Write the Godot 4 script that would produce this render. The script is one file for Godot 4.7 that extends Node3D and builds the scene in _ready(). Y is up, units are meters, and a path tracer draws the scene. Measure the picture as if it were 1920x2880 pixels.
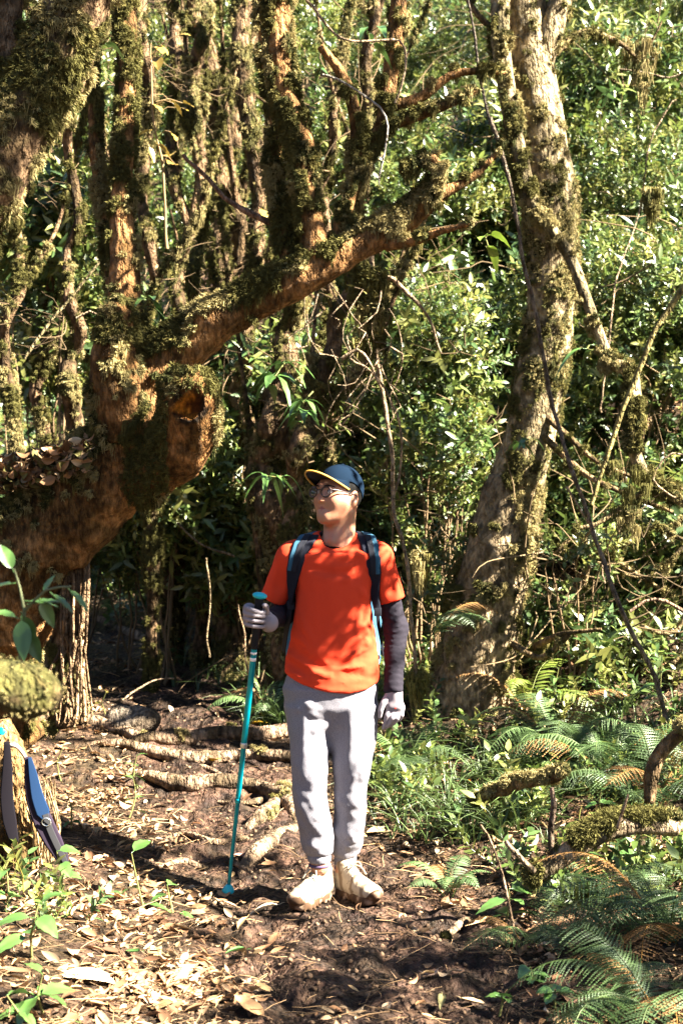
extends Node3D
# A hiker on a forest path. y up, metres; the camera stands at EYE and looks along -z.

const LENS := 4000.0
const EYE := Vector3(0, 1.5, 0)
var rng := RandomNumberGenerator.new()
var noise := FastNoiseLite.new()
var noise2 := FastNoiseLite.new()
var mats := {}
var taken := {}

# a point of the place: measured on the photograph, d metres away from the camera
func at(px: float, py: float, d: float) -> Vector3:
	return Vector3((px - 960.0) / LENS * d, EYE.y - (py - 1440.0) / LENS * d, -d)

func rf(a: float, b: float) -> float:
	return rng.randf_range(a, b)

func rdir() -> Vector3:
	var v := Vector3(rf(-1, 1), rf(-1, 1), rf(-1, 1))
	return v.normalized() if v.length() > 0.05 else Vector3.UP

func numbered(called: String) -> String:
	if not taken.has(called):
		taken[called] = 0
		return called
	taken[called] += 1
	return "%s_%03d" % [called, taken[called]]

func tag(o: Node, label: String, category: String, group := "", kind := "") -> Node:
	if label: o.set_meta("label", label)
	if category: o.set_meta("category", category)
	if group: o.set_meta("group", group)
	if kind: o.set_meta("kind", kind)
	return o

func thing(called: String, label: String, category: String, where := Vector3.ZERO, group := "") -> Node3D:
	var o := Node3D.new()
	o.name = numbered(called)
	add_child(o)
	o.position = where
	tag(o, label, category, group)
	return o

func part(called: String, mesh: Mesh, m: Material, parent: Node) -> MeshInstance3D:
	var o := MeshInstance3D.new()
	o.name = numbered(called) if parent == self else called
	o.mesh = mesh
	o.material_override = m
	parent.add_child(o, true)
	return o

# geometry given in the place's own metres becomes a part of a thing that stands somewhere
func gpart(called: String, g: Geo, m: Material, parent: Node) -> MeshInstance3D:
	var off := origin_of(parent)
	if off != Vector3.ZERO:
		for i in g.v.size(): g.v[i] -= off
	return part(called, g.mesh(), m, parent)

func origin_of(n: Node) -> Vector3:
	var o := Vector3.ZERO
	while n != self and n != null:
		if n is Node3D: o += n.position
		n = n.get_parent()
	return o

func scatter(called: String, mesh: Mesh, m: Material, parent: Node, places: Array, tints: Array) -> MultiMeshInstance3D:
	var mm := MultiMesh.new()
	mm.transform_format = MultiMesh.TRANSFORM_3D
	mm.use_colors = true
	mm.mesh = mesh
	mm.instance_count = places.size()
	var off := origin_of(parent)
	for i in places.size():
		var t: Transform3D = places[i]
		t.origin -= off
		mm.set_instance_transform(i, t)
		mm.set_instance_color(i, tints[i])
	var o := MultiMeshInstance3D.new()
	o.name = numbered(called) if parent == self else called
	o.multimesh = mm
	o.material_override = m
	o.set_meta("kind", "stuff")
	parent.add_child(o, true)
	return o

func srgb(c: Color) -> Color:
	return c.linear_to_srgb()

# a plain material from a real-world (linear) base colour
func mat(key: String, c: Color, rough := 0.8, metal := 0.0) -> StandardMaterial3D:
	if mats.has(key): return mats[key]
	var m := StandardMaterial3D.new()
	m.albedo_color = srgb(c)
	m.roughness = rough
	m.metallic = metal
	m.cull_mode = BaseMaterial3D.CULL_DISABLED
	m.metallic_specular = 0.5 if rough < 0.6 else 0.22
	m.resource_name = key
	mats[key] = m
	return m

func vmat(key: String, rough := 0.8, back := 0.0) -> StandardMaterial3D:
	if mats.has(key): return mats[key]
	var m := mat(key, Color.WHITE, rough)
	m.vertex_color_use_as_albedo = true
	if back > 0.0:
		m.backlight_enabled = true
		m.backlight = Color(back, back, back)
	return m

func noise_tex(freq: float, octaves: int, lo: float, hi: float, sd: int, size := 512, kind := FastNoiseLite.TYPE_SIMPLEX_SMOOTH) -> NoiseTexture2D:
	var n := FastNoiseLite.new()
	n.seed = sd
	n.noise_type = kind
	n.frequency = freq
	n.fractal_octaves = octaves
	n.fractal_gain = 0.6
	var t := NoiseTexture2D.new()
	t.width = size
	t.height = size
	t.seamless = true
	t.noise = n
	var g := Gradient.new()
	g.set_offset(0, 0.3)
	g.set_offset(1, 0.7)
	g.set_color(0, Color(lo, lo, lo))
	g.set_color(1, Color(hi, hi, hi))
	t.color_ramp = g
	return t

# rough natural surface: vertex colours times a grain, with relief
func grained(m: StandardMaterial3D, grain: Texture2D, relief: Texture2D, scale: Vector3, depth_cm: float) -> void:
	m.albedo_texture = grain
	m.heightmap_enabled = true
	m.heightmap_texture = relief
	m.heightmap_scale = depth_cm
	m.uv1_triplanar = true
	m.uv1_world_triplanar = true
	m.uv1_scale = scale

# ---------------------------------------------------------------- geometry
class Geo:
	var v := PackedVector3Array()
	var c := PackedColorArray()
	var ix := PackedInt32Array()
	func tri(a: int, b: int, d: int) -> void:
		ix.push_back(a); ix.push_back(b); ix.push_back(d)
	func quad(a: int, b: int, d: int, e: int) -> void:
		ix.push_back(a); ix.push_back(b); ix.push_back(d)
		ix.push_back(a); ix.push_back(d); ix.push_back(e)
	func add(p: Vector3, col := Color.WHITE) -> int:
		v.push_back(p); c.push_back(col)
		return v.size() - 1
	func normals() -> PackedVector3Array:
		var n := PackedVector3Array()
		n.resize(v.size())
		for i in range(0, ix.size(), 3):
			var a := ix[i]; var b := ix[i + 1]; var d := ix[i + 2]
			var k := (v[d] - v[a]).cross(v[b] - v[a])
			n[a] += k; n[b] += k; n[d] += k
		for i in n.size():
			n[i] = n[i].normalized()
		return n
	func mesh() -> ArrayMesh:
		var arr := []
		arr.resize(Mesh.ARRAY_MAX)
		arr[Mesh.ARRAY_VERTEX] = v
		arr[Mesh.ARRAY_NORMAL] = normals()
		arr[Mesh.ARRAY_COLOR] = c
		arr[Mesh.ARRAY_INDEX] = ix
		var m := ArrayMesh.new()
		m.add_surface_from_arrays(Mesh.PRIMITIVE_TRIANGLES, arr)
		return m
	# a plain tapered tube along points
	func tube(p: PackedVector3Array, r: PackedFloat32Array, sides: int, col := Color.WHITE, flat := 1.0, side := Vector3.ZERO) -> void:
		var n := p.size()
		var first := v.size()
		var u := Vector3.ZERO
		for i in n:
			var t := (p[mini(i + 1, n - 1)] - p[maxi(i - 1, 0)]).normalized()
			if i == 0:
				u = t.cross(Vector3(0.31, 0.2, 0.93) if absf(t.y) > 0.7 else Vector3.UP).normalized()
				if side != Vector3.ZERO: u = side
			u = (u - t * u.dot(t)).normalized()
			var w := t.cross(u)
			for k in sides:
				var a := TAU * k / sides
				add(p[i] + (u * cos(a) + w * sin(a) * flat) * r[i], col)
		for i in n - 1:
			for k in sides:
				var k2 := (k + 1) % sides
				var a := first + i * sides
				quad(a + k, a + k2, a + sides + k2, a + sides + k)
		var e0 := add(p[0], col)
		var e1 := add(p[n - 1], col)
		for k in sides:
			var k2 := (k + 1) % sides
			tri(e0, first + k2, first + k)
			tri(e1, first + (n - 1) * sides + k, first + (n - 1) * sides + k2)
	# a leaf: folded along the midrib and bent; 8 triangles
	func leaf(base: Vector3, dir: Vector3, up: Vector3, ln: float, wd: float, bend: float, fold: float, col: Color) -> void:
		dir = dir.normalized()
		var s := dir.cross(up).normalized()
		var n := s.cross(dir)
		var mid := [0.0, 0.28, 0.62, 1.0]
		var wide := [0.0, 0.5, 0.42, 0.0]
		var m := []; var l := []; var r := []
		for i in 4:
			var t: float = mid[i]
			var q := base + dir * ln * t - n * bend * ln * t * t
			m.append(add(q, col))
			if i == 1 or i == 2:
				l.append(add(q + s * wd * wide[i] + n * fold * wd, col))
				r.append(add(q - s * wd * wide[i] + n * fold * wd, col))
		tri(m[0], m[1], l[0]); tri(m[0], r[0], m[1])
		quad(m[1], m[2], l[1], l[0]); quad(m[1], r[0], r[1], m[2])
		tri(m[2], m[3], l[1]); tri(m[2], r[1], m[3])

# points along a smooth line through the given ones
func smooth_line(p: Array, step: float) -> PackedVector3Array:
	var out := PackedVector3Array()
	for i in p.size() - 1:
		var a: Vector3 = p[maxi(i - 1, 0)]
		var b: Vector3 = p[i]
		var c: Vector3 = p[i + 1]
		var d: Vector3 = p[mini(i + 2, p.size() - 1)]
		var n := maxi(1, int(b.distance_to(c) / step))
		for k in n:
			out.push_back(b.cubic_interpolate(c, a, d, float(k) / n))
	out.push_back(p[p.size() - 1])
	return out

func radii_along(r: Array, line: PackedVector3Array, knots: Array) -> PackedFloat32Array:
	# radius of every point of the line, read off between the knots by arc length
	var total := PackedFloat32Array([0.0])
	for i in range(1, line.size()):
		total.push_back(total[i - 1] + line[i].distance_to(line[i - 1]))
	var marks := [0.0]
	for i in range(1, knots.size()):
		marks.append(marks[i - 1] + (knots[i] as Vector3).distance_to(knots[i - 1]))
	var out := PackedFloat32Array()
	for i in line.size():
		var s: float = total[i] / total[total.size() - 1] * marks[marks.size() - 1]
		var k := 0
		while k < marks.size() - 2 and marks[k + 1] < s: k += 1
		var f := clampf((s - marks[k]) / maxf(marks[k + 1] - marks[k], 1e-5), 0, 1)
		out.push_back(lerpf(r[k], r[k + 1], f))
	return out

# thin stem or vine
func stem(knots: Array, r0: float, r1: float, sides := 5, step := 0.06, wobble := 0.0, col := Color.WHITE) -> Geo:
	var g := Geo.new()
	stem_into(g, knots, r0, r1, sides, step, wobble, col)
	return g

func stem_into(g: Geo, knots: Array, r0: float, r1: float, sides := 5, step := 0.06, wobble := 0.0, col := Color.WHITE) -> void:
	var line := smooth_line(knots, step)
	var r := PackedFloat32Array()
	for i in line.size():
		var f := float(i) / (line.size() - 1)
		if wobble > 0.0 and i > 0 and i < line.size() - 1:
			var q := line[i] * 3.0
			line[i] += Vector3(noise.get_noise_3d(q.x * 40, q.y * 40, q.z * 40), noise.get_noise_3d(q.y * 40, q.z * 40, 7), noise.get_noise_3d(q.z * 40, 3, q.x * 40)) * wobble
		r.push_back(lerpf(r0, r1, f) * rf(0.85, 1.15))
	g.tube(line, r, sides, col)

# ---------------------------------------------------------------- bark, moss
var stained := 0.85
# A trunk or limb with knobbly skin. bark and moss are linear colours; cover tells how much moss grows (0..1),
# lift > 0 prefers the upper side. Returns the geometry and the places where moss tufts stand.
func limb(g: Geo, knots: Array, rad: Array, bark: Color, moss: Color, cover: float, lift := 0.0, step := 0.035, knob := 0.14, spots = null) -> void:
	var line := smooth_line(knots, step)
	var r := radii_along(rad, line, knots)
	var big := 0.0
	for x in r: big = maxf(big, x)
	var sides := clampi(int(TAU * big / step), 7, 34)
	var first := g.v.size()
	var u := Vector3.ZERO
	var n := line.size()
	for i in n:
		var t := (line[mini(i + 1, n - 1)] - line[maxi(i - 1, 0)]).normalized()
		if i == 0:
			u = t.cross(Vector3(0.31, 0.2, 0.93) if absf(t.y) > 0.7 else Vector3.UP).normalized()
		u = (u - t * u.dot(t)).normalized()
		var w := t.cross(u)
		for k in sides:
			var a := TAU * k / sides
			var o := u * cos(a) + w * sin(a)
			var p := line[i] + o * r[i]
			var bump := noise.get_noise_3d(p.x * 90, p.y * 40, p.z * 90) * knob + noise.get_noise_3d(p.x * 300, p.y * 200, p.z * 300) * knob * 0.8 + noise2.get_noise_3d(p.x * 900, p.y * 500, p.z * 900) * knob * 0.35
			var m := noise2.get_noise_3d(p.x * 180, p.y * 130, p.z * 180) * 0.7 + noise2.get_noise_3d(p.x * 900, p.y * 700, p.z * 900) * 0.75
			m = smoothstep(0.06, 0.22, m + (cover - 0.5) * 1.5 + lift * o.y * 0.8)
			p += o * r[i] * bump + o * m * 0.006
			var tone := 1.0 + noise.get_noise_3d(p.x * 500, p.y * 300, p.z * 500) * 0.6
			# stains and lichen blotches on the bark
			var stain := smoothstep(0.02, 0.2, noise.get_noise_3d(p.x * 330 + 50, p.y * 230, p.z * 330) + noise2.get_noise_3d(p.x * 1300, p.y * 900, p.z * 1300) * 0.5)
			var col := bark.lerp(Color(bark.r * 0.32, bark.g * 0.34, bark.b * 0.3), stain * stained).lerp(moss, m) * tone
			col.a = 1.0
			g.add(p, col)
			if spots != null and m > 0.35:
				spots.append([p, o, m])
	for i in n - 1:
		for k in sides:
			var k2 := (k + 1) % sides
			var a := first + i * sides
			g.quad(a + k, a + k2, a + sides + k2, a + sides + k)
	for e in 2:
		var i := 0 if e == 0 else n - 1
		var q := g.add(line[i], bark)
		for k in sides:
			var k2 := (k + 1) % sides
			if e == 0: g.tri(q, first + k2, first + k)
			else: g.tri(q, first + i * sides + k, first + i * sides + k2)

var tuft_mesh: ArrayMesh
var beard_mesh: ArrayMesh

func make_tufts() -> void:
	var g := Geo.new()
	for i in 20:
		var d := (Vector3(rf(-1, 1), rf(0.25, 1.1), rf(-1, 1))).normalized()
		var b := Vector3(rf(-0.5, 0.5), -0.1, rf(-0.5, 0.5))
		var t := rf(0.7, 1.3)
		var s := d.cross(rdir()).normalized() * rf(0.045, 0.09)
		var q := b + d * rf(0.5, 1.0) + rdir() * 0.12
		var col := Color(t, t, t)
		var a0 := g.add(b - s * 0.6, col); var a1 := g.add(b + s * 0.6, col)
		var m0 := g.add(b.lerp(q, 0.55) - s, col); var m1 := g.add(b.lerp(q, 0.55) + s, col)
		var e := g.add(q, col)
		g.quad(a0, a1, m1, m0); g.tri(m0, m1, e)
	tuft_mesh = g.mesh()
	g = Geo.new()
	for i in 9:
		var b := Vector3(rf(-0.25, 0.25), 0.03, rf(-0.25, 0.25))
		var ln := rf(0.45, 1.0)
		var t := rf(0.7, 1.3)
		var col := Color(t, t, t)
		var side := Vector3(rf(-1, 1), 0, rf(-1, 1)).normalized() * rf(0.025, 0.045)
		var last := []
		for k in 5:
			var f := k / 4.0
			var q := b + Vector3(sin(f * 5.0 + i) * 0.06, -ln * f, cos(f * 4.0 + i * 2) * 0.06)
			var w := side * (1.0 - f * 0.75) * (1.5 if k % 2 else 0.8)
			var now := [g.add(q - w, col), g.add(q + w, col)]
			if k: g.quad(last[0], last[1], now[1], now[0])
			last = now
	beard_mesh = g.mesh()

# moss tufts on the mossy places of a limb
func moss_on(called: String, parent: Node, spots: Array, count: int, lo: float, hi: float, tints: Array, beard := 0.0) -> void:
	if spots.is_empty(): return
	var places := []; var cols := []
	var places2 := []; var cols2 := []
	for i in count:
		var s = spots[rng.randi() % spots.size()]
		var p: Vector3 = s[0]
		var n: Vector3 = s[1]
		var patch := noise2.get_noise_3d(p.x * 260, p.y * 180, p.z * 260 + 70) * 3.2 + 0.5 + rf(-0.18, 0.18)
		var tint: Color = tints[clampi(int(patch * tints.size()), 0, tints.size() - 1)] * rf(0.75, 1.25)
		tint.a = 1.0
		p += rdir() * 0.014
		if rng.randf() < beard:
			var k := rf(lo, hi) * rf(1.2, 3.0)
			places2.append(Transform3D(Basis(Vector3.UP, rf(0, TAU)).scaled(Vector3(k * 0.6, k, k * 0.6)), p))
			cols2.append(tint)
			continue
		var up := (n * 0.7 + Vector3(0, -0.65, 0) + rdir() * 0.45).normalized()
		var x := up.cross(rdir()).normalized()
		var k := rf(lo, hi)
		places.append(Transform3D(Basis(x * k, up * k * rf(1.0, 1.9), x.cross(up) * k), p))
		cols.append(tint)
	if places.size(): scatter(called, tuft_mesh, vmat("moss", 0.95, 0.5), parent, places, cols)
	if places2.size(): scatter("hanging_moss", beard_mesh, vmat("moss", 0.95, 0.5), parent, places2, cols2)

# ---------------------------------------------------------------- distance fields, meshed as surface nets
func cap(p: Vector3, a: Vector3, b: Vector3, ra: float, rb: float) -> float:
	var ab := b - a
	var t := clampf((p - a).dot(ab) / maxf(ab.length_squared(), 1e-9), 0.0, 1.0)
	return (p - a - ab * t).length() - lerpf(ra, rb, t)

func ell(p: Vector3, c: Vector3, r: Vector3) -> float:
	var q := (p - c) / r
	var k := q.length()
	return (k - 1.0) * minf(r.x, minf(r.y, r.z)) if k < 0.3 else k * (k - 1.0) / maxf((q / r).length(), 1e-6)

func smin(a: float, b: float, k: float) -> float:
	var h := maxf(k - absf(a - b), 0.0) / k
	return minf(a, b) - h * h * k * 0.25

func smax(a: float, b: float, k: float) -> float:
	return -smin(-a, -b, k)

func nets(g: Geo, f: Callable, lo: Vector3, hi: Vector3, cell: float, paint = null) -> void:
	var nx := int((hi.x - lo.x) / cell) + 2
	var ny := int((hi.y - lo.y) / cell) + 2
	var nz := int((hi.z - lo.z) / cell) + 2
	var val := PackedFloat32Array()
	val.resize(nx * ny * nz)
	var B := 5
	var reach := B * cell * 0.87 * 1.25 + cell
	for bz in range(0, nz, B):
		for by in range(0, ny, B):
			for bx in range(0, nx, B):
				var c: float = f.call(lo + Vector3(bx + B * 0.5, by + B * 0.5, bz + B * 0.5) * cell)
				var near := absf(c) < reach
				for z in range(bz, mini(bz + B, nz)):
					for y in range(by, mini(by + B, ny)):
						var o := (z * ny + y) * nx
						for x in range(bx, mini(bx + B, nx)):
							val[o + x] = f.call(lo + Vector3(x, y, z) * cell) if near else c
	var id := PackedInt32Array()
	id.resize(nx * ny * nz)
	id.fill(-1)
	var sy := nx
	var sz := nx * ny
	for z in nz - 1:
		for y in ny - 1:
			var o := (z * ny + y) * nx
			for x in nx - 1:
				var i := o + x
				var a := val[i] < 0.0
				if a == (val[i + 1] < 0.0) and a == (val[i + sy] < 0.0) and a == (val[i + sy + 1] < 0.0) and a == (val[i + sz] < 0.0) and a == (val[i + sz + 1] < 0.0) and a == (val[i + sz + sy] < 0.0) and a == (val[i + sz + sy + 1] < 0.0):
					continue
				var s := Vector3.ZERO
				var n := 0
				for e in 12:
					var p0: Vector3i
					var ax := e / 4
					var k := e % 4
					if ax == 0: p0 = Vector3i(0, k & 1, k >> 1)
					elif ax == 1: p0 = Vector3i(k & 1, 0, k >> 1)
					else: p0 = Vector3i(k & 1, k >> 1, 0)
					var j := i + p0.x + p0.y * sy + p0.z * sz
					var j2 := j + (1 if ax == 0 else sy if ax == 1 else sz)
					var va := val[j]; var vb := val[j2]
					if (va < 0.0) != (vb < 0.0):
						var t := va / (va - vb)
						var q := Vector3(p0)
						q[ax] += t
						s += q
						n += 1
				var w := lo + (Vector3(x, y, z) + s / n) * cell
				id[i] = g.add(w, paint.call(w) if paint != null else Color.WHITE)
	for z in range(1, nz - 1):
		for y in range(1, ny - 1):
			for x in range(1, nx - 1):
				var i := (z * ny + y) * nx + x
				var a := val[i] < 0.0
				if a != (val[i + 1] < 0.0): face(g, id, i, sy, sz, not a)
				if a != (val[i + sy] < 0.0): face(g, id, i, sz, 1, not a)
				if a != (val[i + sz] < 0.0): face(g, id, i, 1, sy, not a)

func face(g: Geo, id: PackedInt32Array, i: int, u: int, w: int, flip: bool) -> void:
	var a := id[i]; var b := id[i - u]; var c := id[i - u - w]; var d := id[i - w]
	if a < 0 or b < 0 or c < 0 or d < 0: return
	if flip: g.quad(a, b, c, d)
	else: g.quad(a, d, c, b)

# a loft: rows of [y, x, z, half width, half depth], top first
func loft(rows: Array, p: Vector3) -> float:
	var y := clampf(p.y, rows[rows.size() - 1][0], rows[0][0])
	var i := 0
	while i < rows.size() - 2 and rows[i + 1][0] > y: i += 1
	var r = rows[i]; var q = rows[i + 1]
	var t: float = (r[0] - y) / (r[0] - q[0])
	t = t * t * (3.0 - 2.0 * t) * 0.5 + t * 0.5
	var a := lerpf(r[3], q[3], t)
	var b := lerpf(r[4], q[4], t)
	var dx := p.x - lerpf(r[1], q[1], t)
	var dz := p.z - lerpf(r[2], q[2], t)
	var k := sqrt(dx * dx / (a * a) + dz * dz / (b * b))
	var d := (k - 1.0) * (minf(a, b) if k < 0.2 else k / sqrt(dx * dx / (a * a * a * a) + dz * dz / (b * b * b * b)))
	var dy := maxf(p.y - rows[0][0], rows[rows.size() - 1][0] - p.y)
	return maxf(d, dy) if dy < 0.0 else Vector2(maxf(d, 0.0), dy).length()

# where the line of sight through a point of the photograph meets a field
func surface_at(f: Callable, px: float, py: float, d0: float, d1: float) -> Vector3:
	var d := d0
	while d < d1:
		var p := at(px, py, d)
		if f.call(p) < 0.0: return p
		d += 0.003
	return at(px, py, (d0 + d1) * 0.5)

func normal_of(f: Callable, p: Vector3) -> Vector3:
	var e := 0.006
	return Vector3(f.call(p + Vector3(e, 0, 0)) - f.call(p - Vector3(e, 0, 0)), f.call(p + Vector3(0, e, 0)) - f.call(p - Vector3(0, e, 0)), f.call(p + Vector3(0, 0, e)) - f.call(p - Vector3(0, 0, e))).normalized()

# a band with thickness: points, outward normals and half widths
func band(g: Geo, p: Array, n: Array, w: Array, thick: float, col := Color.WHITE) -> void:
	var first := g.v.size()
	for i in p.size():
		var t: Vector3 = ((p[mini(i + 1, p.size() - 1)] as Vector3) - p[maxi(i - 1, 0)]).normalized()
		var s := t.cross(n[i]).normalized() * float(w[i])
		var o: Vector3 = n[i] * thick
		var q: Vector3 = p[i]
		g.add(q - s - o * 0.5, col); g.add(q - s + o * 0.25, col); g.add(q - s * 0.8 + o * 0.5, col)
		g.add(q + s * 0.8 + o * 0.5, col); g.add(q + s + o * 0.25, col); g.add(q + s - o * 0.5, col)
	for i in p.size() - 1:
		for k in 6:
			var a := first + i * 6
			var k2 := (k + 1) % 6
			g.quad(a + k, a + 6 + k, a + 6 + k2, a + k2)
	var e := first + (p.size() - 1) * 6
	for k in range(1, 5):
		g.tri(first, first + k, first + k + 1)
		g.tri(e, e + k + 1, e + k)

func ball(g: Geo, c: Vector3, r: Vector3, seg := 12, col := Color.WHITE) -> void:
	var first := g.v.size()
	for i in seg + 1:
		var th := PI * i / seg
		for k in seg * 2:
			var ph := TAU * k / (seg * 2)
			g.add(c + Vector3(sin(th) * cos(ph), cos(th), sin(th) * sin(ph)) * r, col)
	for i in seg:
		for k in seg * 2:
			var a := first + i * seg * 2
			var k2 := (k + 1) % (seg * 2)
			g.quad(a + k, a + k2, a + seg * 2 + k2, a + seg * 2 + k)

# ---------------------------------------------------------------- camera, sky, sun
const SUN := Vector3(0.73, 0.68, 0.22)

func set_camera_and_light() -> void:
	var cam := Camera3D.new()
	cam.name = "camera"
	cam.position = EYE
	cam.fov = 39.6
	cam.near = 0.05
	cam.far = 400.0
	var lens := CameraAttributesPhysical.new()
	lens.frustum_focal_length = 33.333   # with Godot's 24 mm frame: 39.6 degrees
	lens.frustum_focus_distance = 5.6
	lens.exposure_aperture = 3.0
	cam.attributes = lens
	add_child(cam)
	cam.make_current()
	var env := Environment.new()
	env.background_mode = Environment.BG_SKY
	var sky := Sky.new()
	var sm := ProceduralSkyMaterial.new()
	sm.sky_top_color = Color(0.42, 0.55, 0.76)
	sm.sky_horizon_color = Color(0.74, 0.80, 0.86)
	sm.sky_curve = 0.16
	sm.sky_energy_multiplier = 0.40
	sm.ground_bottom_color = Color(0.16, 0.14, 0.10)
	sm.ground_horizon_color = Color(0.5, 0.5, 0.45)
	sm.sun_angle_max = 8.0
	sky.sky_material = sm
	env.sky = sky
	env.tonemap_mode = Environment.TONE_MAPPER_LINEAR
	env.tonemap_exposure = 13.5
	env.sdfgi_enabled = true
	env.ssao_enabled = true
	env.ssil_enabled = true
	var we := WorldEnvironment.new()
	we.name = "world"
	we.environment = env
	add_child(we)
	var sun := DirectionalLight3D.new()
	sun.name = "sun"
	sun.light_energy = 1.6
	sun.light_color = Color(1.0, 0.965, 0.905)
	sun.light_angular_distance = 0.5
	sun.shadow_enabled = true
	add_child(sun)
	sun.look_at_from_position(SUN * 30.0, Vector3.ZERO, Vector3.UP)

# ---------------------------------------------------------------- ground
const WAY := [[-60.0, 0.3], [3.0, 0.25], [4.3, 0.16], [5.5, 0.02], [6.4, -0.3], [7.2, -0.62], [8.5, -0.95], [10.0, -1.15], [13.0, -1.5], [60.0, -4.0]]
const RISE := [[-60.0, 0.0], [5.9, 0.0], [6.6, 0.05], [7.15, 0.09], [7.25, 0.14], [7.55, 0.18], [7.65, 0.24], [7.95, 0.27], [8.05, 0.32], [9.5, 0.40], [12.0, 0.46], [14.0, 0.6], [17.0, 2.2], [24.0, 8.5], [34.0, 17.0], [60.0, 30.0]]

func table(t: Array, x: float) -> float:
	for i in range(1, t.size()):
		if x < t[i][0]:
			return lerpf(t[i - 1][1], t[i][1], clampf((x - t[i - 1][0]) / (t[i][0] - t[i - 1][0]), 0, 1))
	return t[t.size() - 1][1]

# how much a place belongs to the trodden path, 0..1
func trodden(x: float, d: float) -> float:
	var w := 0.5 if d < 6.5 else 0.42
	return 1.0 - smoothstep(w * 0.65, w * 1.35, absf(x - table(WAY, d)) + noise.get_noise_2d(x * 130, d * 130) * 0.16)

func ground_smooth(x: float, d: float) -> float:
	var h := table(RISE, d)
	var off := x - table(WAY, d)
	h += 0.16 * smoothstep(0.45, 1.3, -off) * (1.0 - smoothstep(9, 13, d))
	h += 0.10 * smoothstep(0.4, 1.4, off) * (1.0 - smoothstep(9, 13, d))
	h += 0.32 * maxf(0.0, off - 1.6) + 0.25 * maxf(0.0, -off - 2.0)
	if d > 8.0:
		h += smoothstep(8.0, 12.0, d) * 1.1 * smoothstep(0.9, 3.0, off)
	return h

func ground(x: float, d: float) -> float:
	var h := ground_smooth(x, d)
	h += noise.get_noise_2d(x * 60, d * 60) * 0.05
	var t := trodden(x, d)
	h += noise2.get_noise_2d(x * 420, d * 300) * (0.014 + 0.05 * t) - t * 0.012
	# trodden flat where he stands
	var near := minf(Vector2(x + 0.12, d - 5.46).length(), Vector2(x - 0.07, d - 5.52).length())
	return lerpf(-0.010, h, smoothstep(0.12, 0.24, near))

func on_ground(x: float, d: float, up := 0.0) -> Vector3:
	return Vector3(x, ground(x, d) + up, -d)

# the place on the ground seen at a point of the photograph
func seen_ground(px: float, py: float) -> Vector3:
	var d := 3.0
	while d < 40.0:
		var p := at(px, py, d)
		if p.y <= ground(p.x, d): return Vector3(p.x, ground(p.x, d), -d)
		d += 0.02
	return at(px, py, 12.0)

func steps_from(lo: float, a: float, b: float, hi: float, fine: float, grow: float) -> PackedFloat32Array:
	var left := PackedFloat32Array()
	var x := a; var s := fine
	while x > lo:
		s *= grow
		x -= s
		left.push_back(x)
	left.reverse()
	x = a
	while x < b:
		left.push_back(x); x += fine
	s = fine
	while x < hi:
		left.push_back(x)
		s *= grow
		x += s
	left.push_back(hi)
	return left

func build_ground() -> void:
	var xs := steps_from(-40, -2.0, 2.2, 40, 0.032, 1.12)
	var ds := steps_from(-30, 3.6, 9.0, 60, 0.032, 1.10)
	var g := Geo.new()
	var soil := Color(0.050, 0.032, 0.022)
	var dry := Color(0.115, 0.066, 0.043)
	var humus := Color(0.06, 0.04, 0.023)
	for d in ds:
		for x in xs:
			var t := trodden(x, d)
			var k := noise2.get_noise_2d(x * 200, d * 200)
			var j := noise.get_noise_2d(x * 700, d * 700)
			var dusty := smoothstep(-0.12, 0.2, k + j * 0.5)
			var col := humus.lerp(dry, smoothstep(0.0, 0.3, k + j * 0.6) * 0.5).lerp(soil.lerp(dry, dusty * 0.75), t)
			col *= 1.0 + j * 0.5
			col.a = 1.0
			g.add(Vector3(x, ground(x, d), -d), col)
	var w := xs.size()
	for i in ds.size() - 1:
		for k in w - 1:
			var a := i * w + k
			g.quad(a, a + w, a + w + 1, a + 1)
	var m := vmat("soil", 0.6)
	grained(m, noise_tex(0.02, 5, 0.45, 1.0, 3), noise_tex(0.02, 5, 0.0, 1.0, 4), Vector3(1.7, 1.7, 1.7), 2.2)
	var o := part("ground", g.mesh(), m, self)
	tag(o, "brown muddy forest floor with a trodden path", "ground", "", "structure")

# ---------------------------------------------------------------- leaves, twigs, fronds
var twig_small: ArrayMesh
var twig_long: ArrayMesh
var twig_bare: ArrayMesh
var litter_meshes: Array = []
var frond_mesh: ArrayMesh
var frond_fine: ArrayMesh
var grass_mesh: ArrayMesh

func leafy(ln: float, n: int, leaf_l: float, leaf_w: float, spread: float, droop: float) -> ArrayMesh:
	var g := Geo.new()
	var wood := Color(1.3, 0.75, 0.6)
	g.tube(PackedVector3Array([Vector3.ZERO, Vector3(0.1 * ln, 0.45 * ln, 0.04 * ln), Vector3(0.06 * ln, ln, 0)]), PackedFloat32Array([0.0028, 0.0022, 0.0012]), 3, wood)
	for i in n:
		var f := 0.15 + 0.85 * i / (n - 1.0)
		var a := i * 2.4 + rf(-0.4, 0.4)
		var base := Vector3(0.1 * ln * sin(f * PI), ln * f, 0)
		var d := Vector3(cos(a) * spread, 0.55 - droop + rf(-0.2, 0.3) + f * 0.4, sin(a) * spread).normalized()
		var t := rf(0.75, 1.25)
		var k := rf(0.7, 1.15)
		g.leaf(base, d, (Vector3.UP + rdir() * 0.35).normalized(), leaf_l * k, leaf_w * k, rf(0.0, 0.35), rf(0.02, 0.18), Color(t, t * rf(0.92, 1.05), t * rf(0.8, 1.1)))
	return g.mesh()

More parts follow.
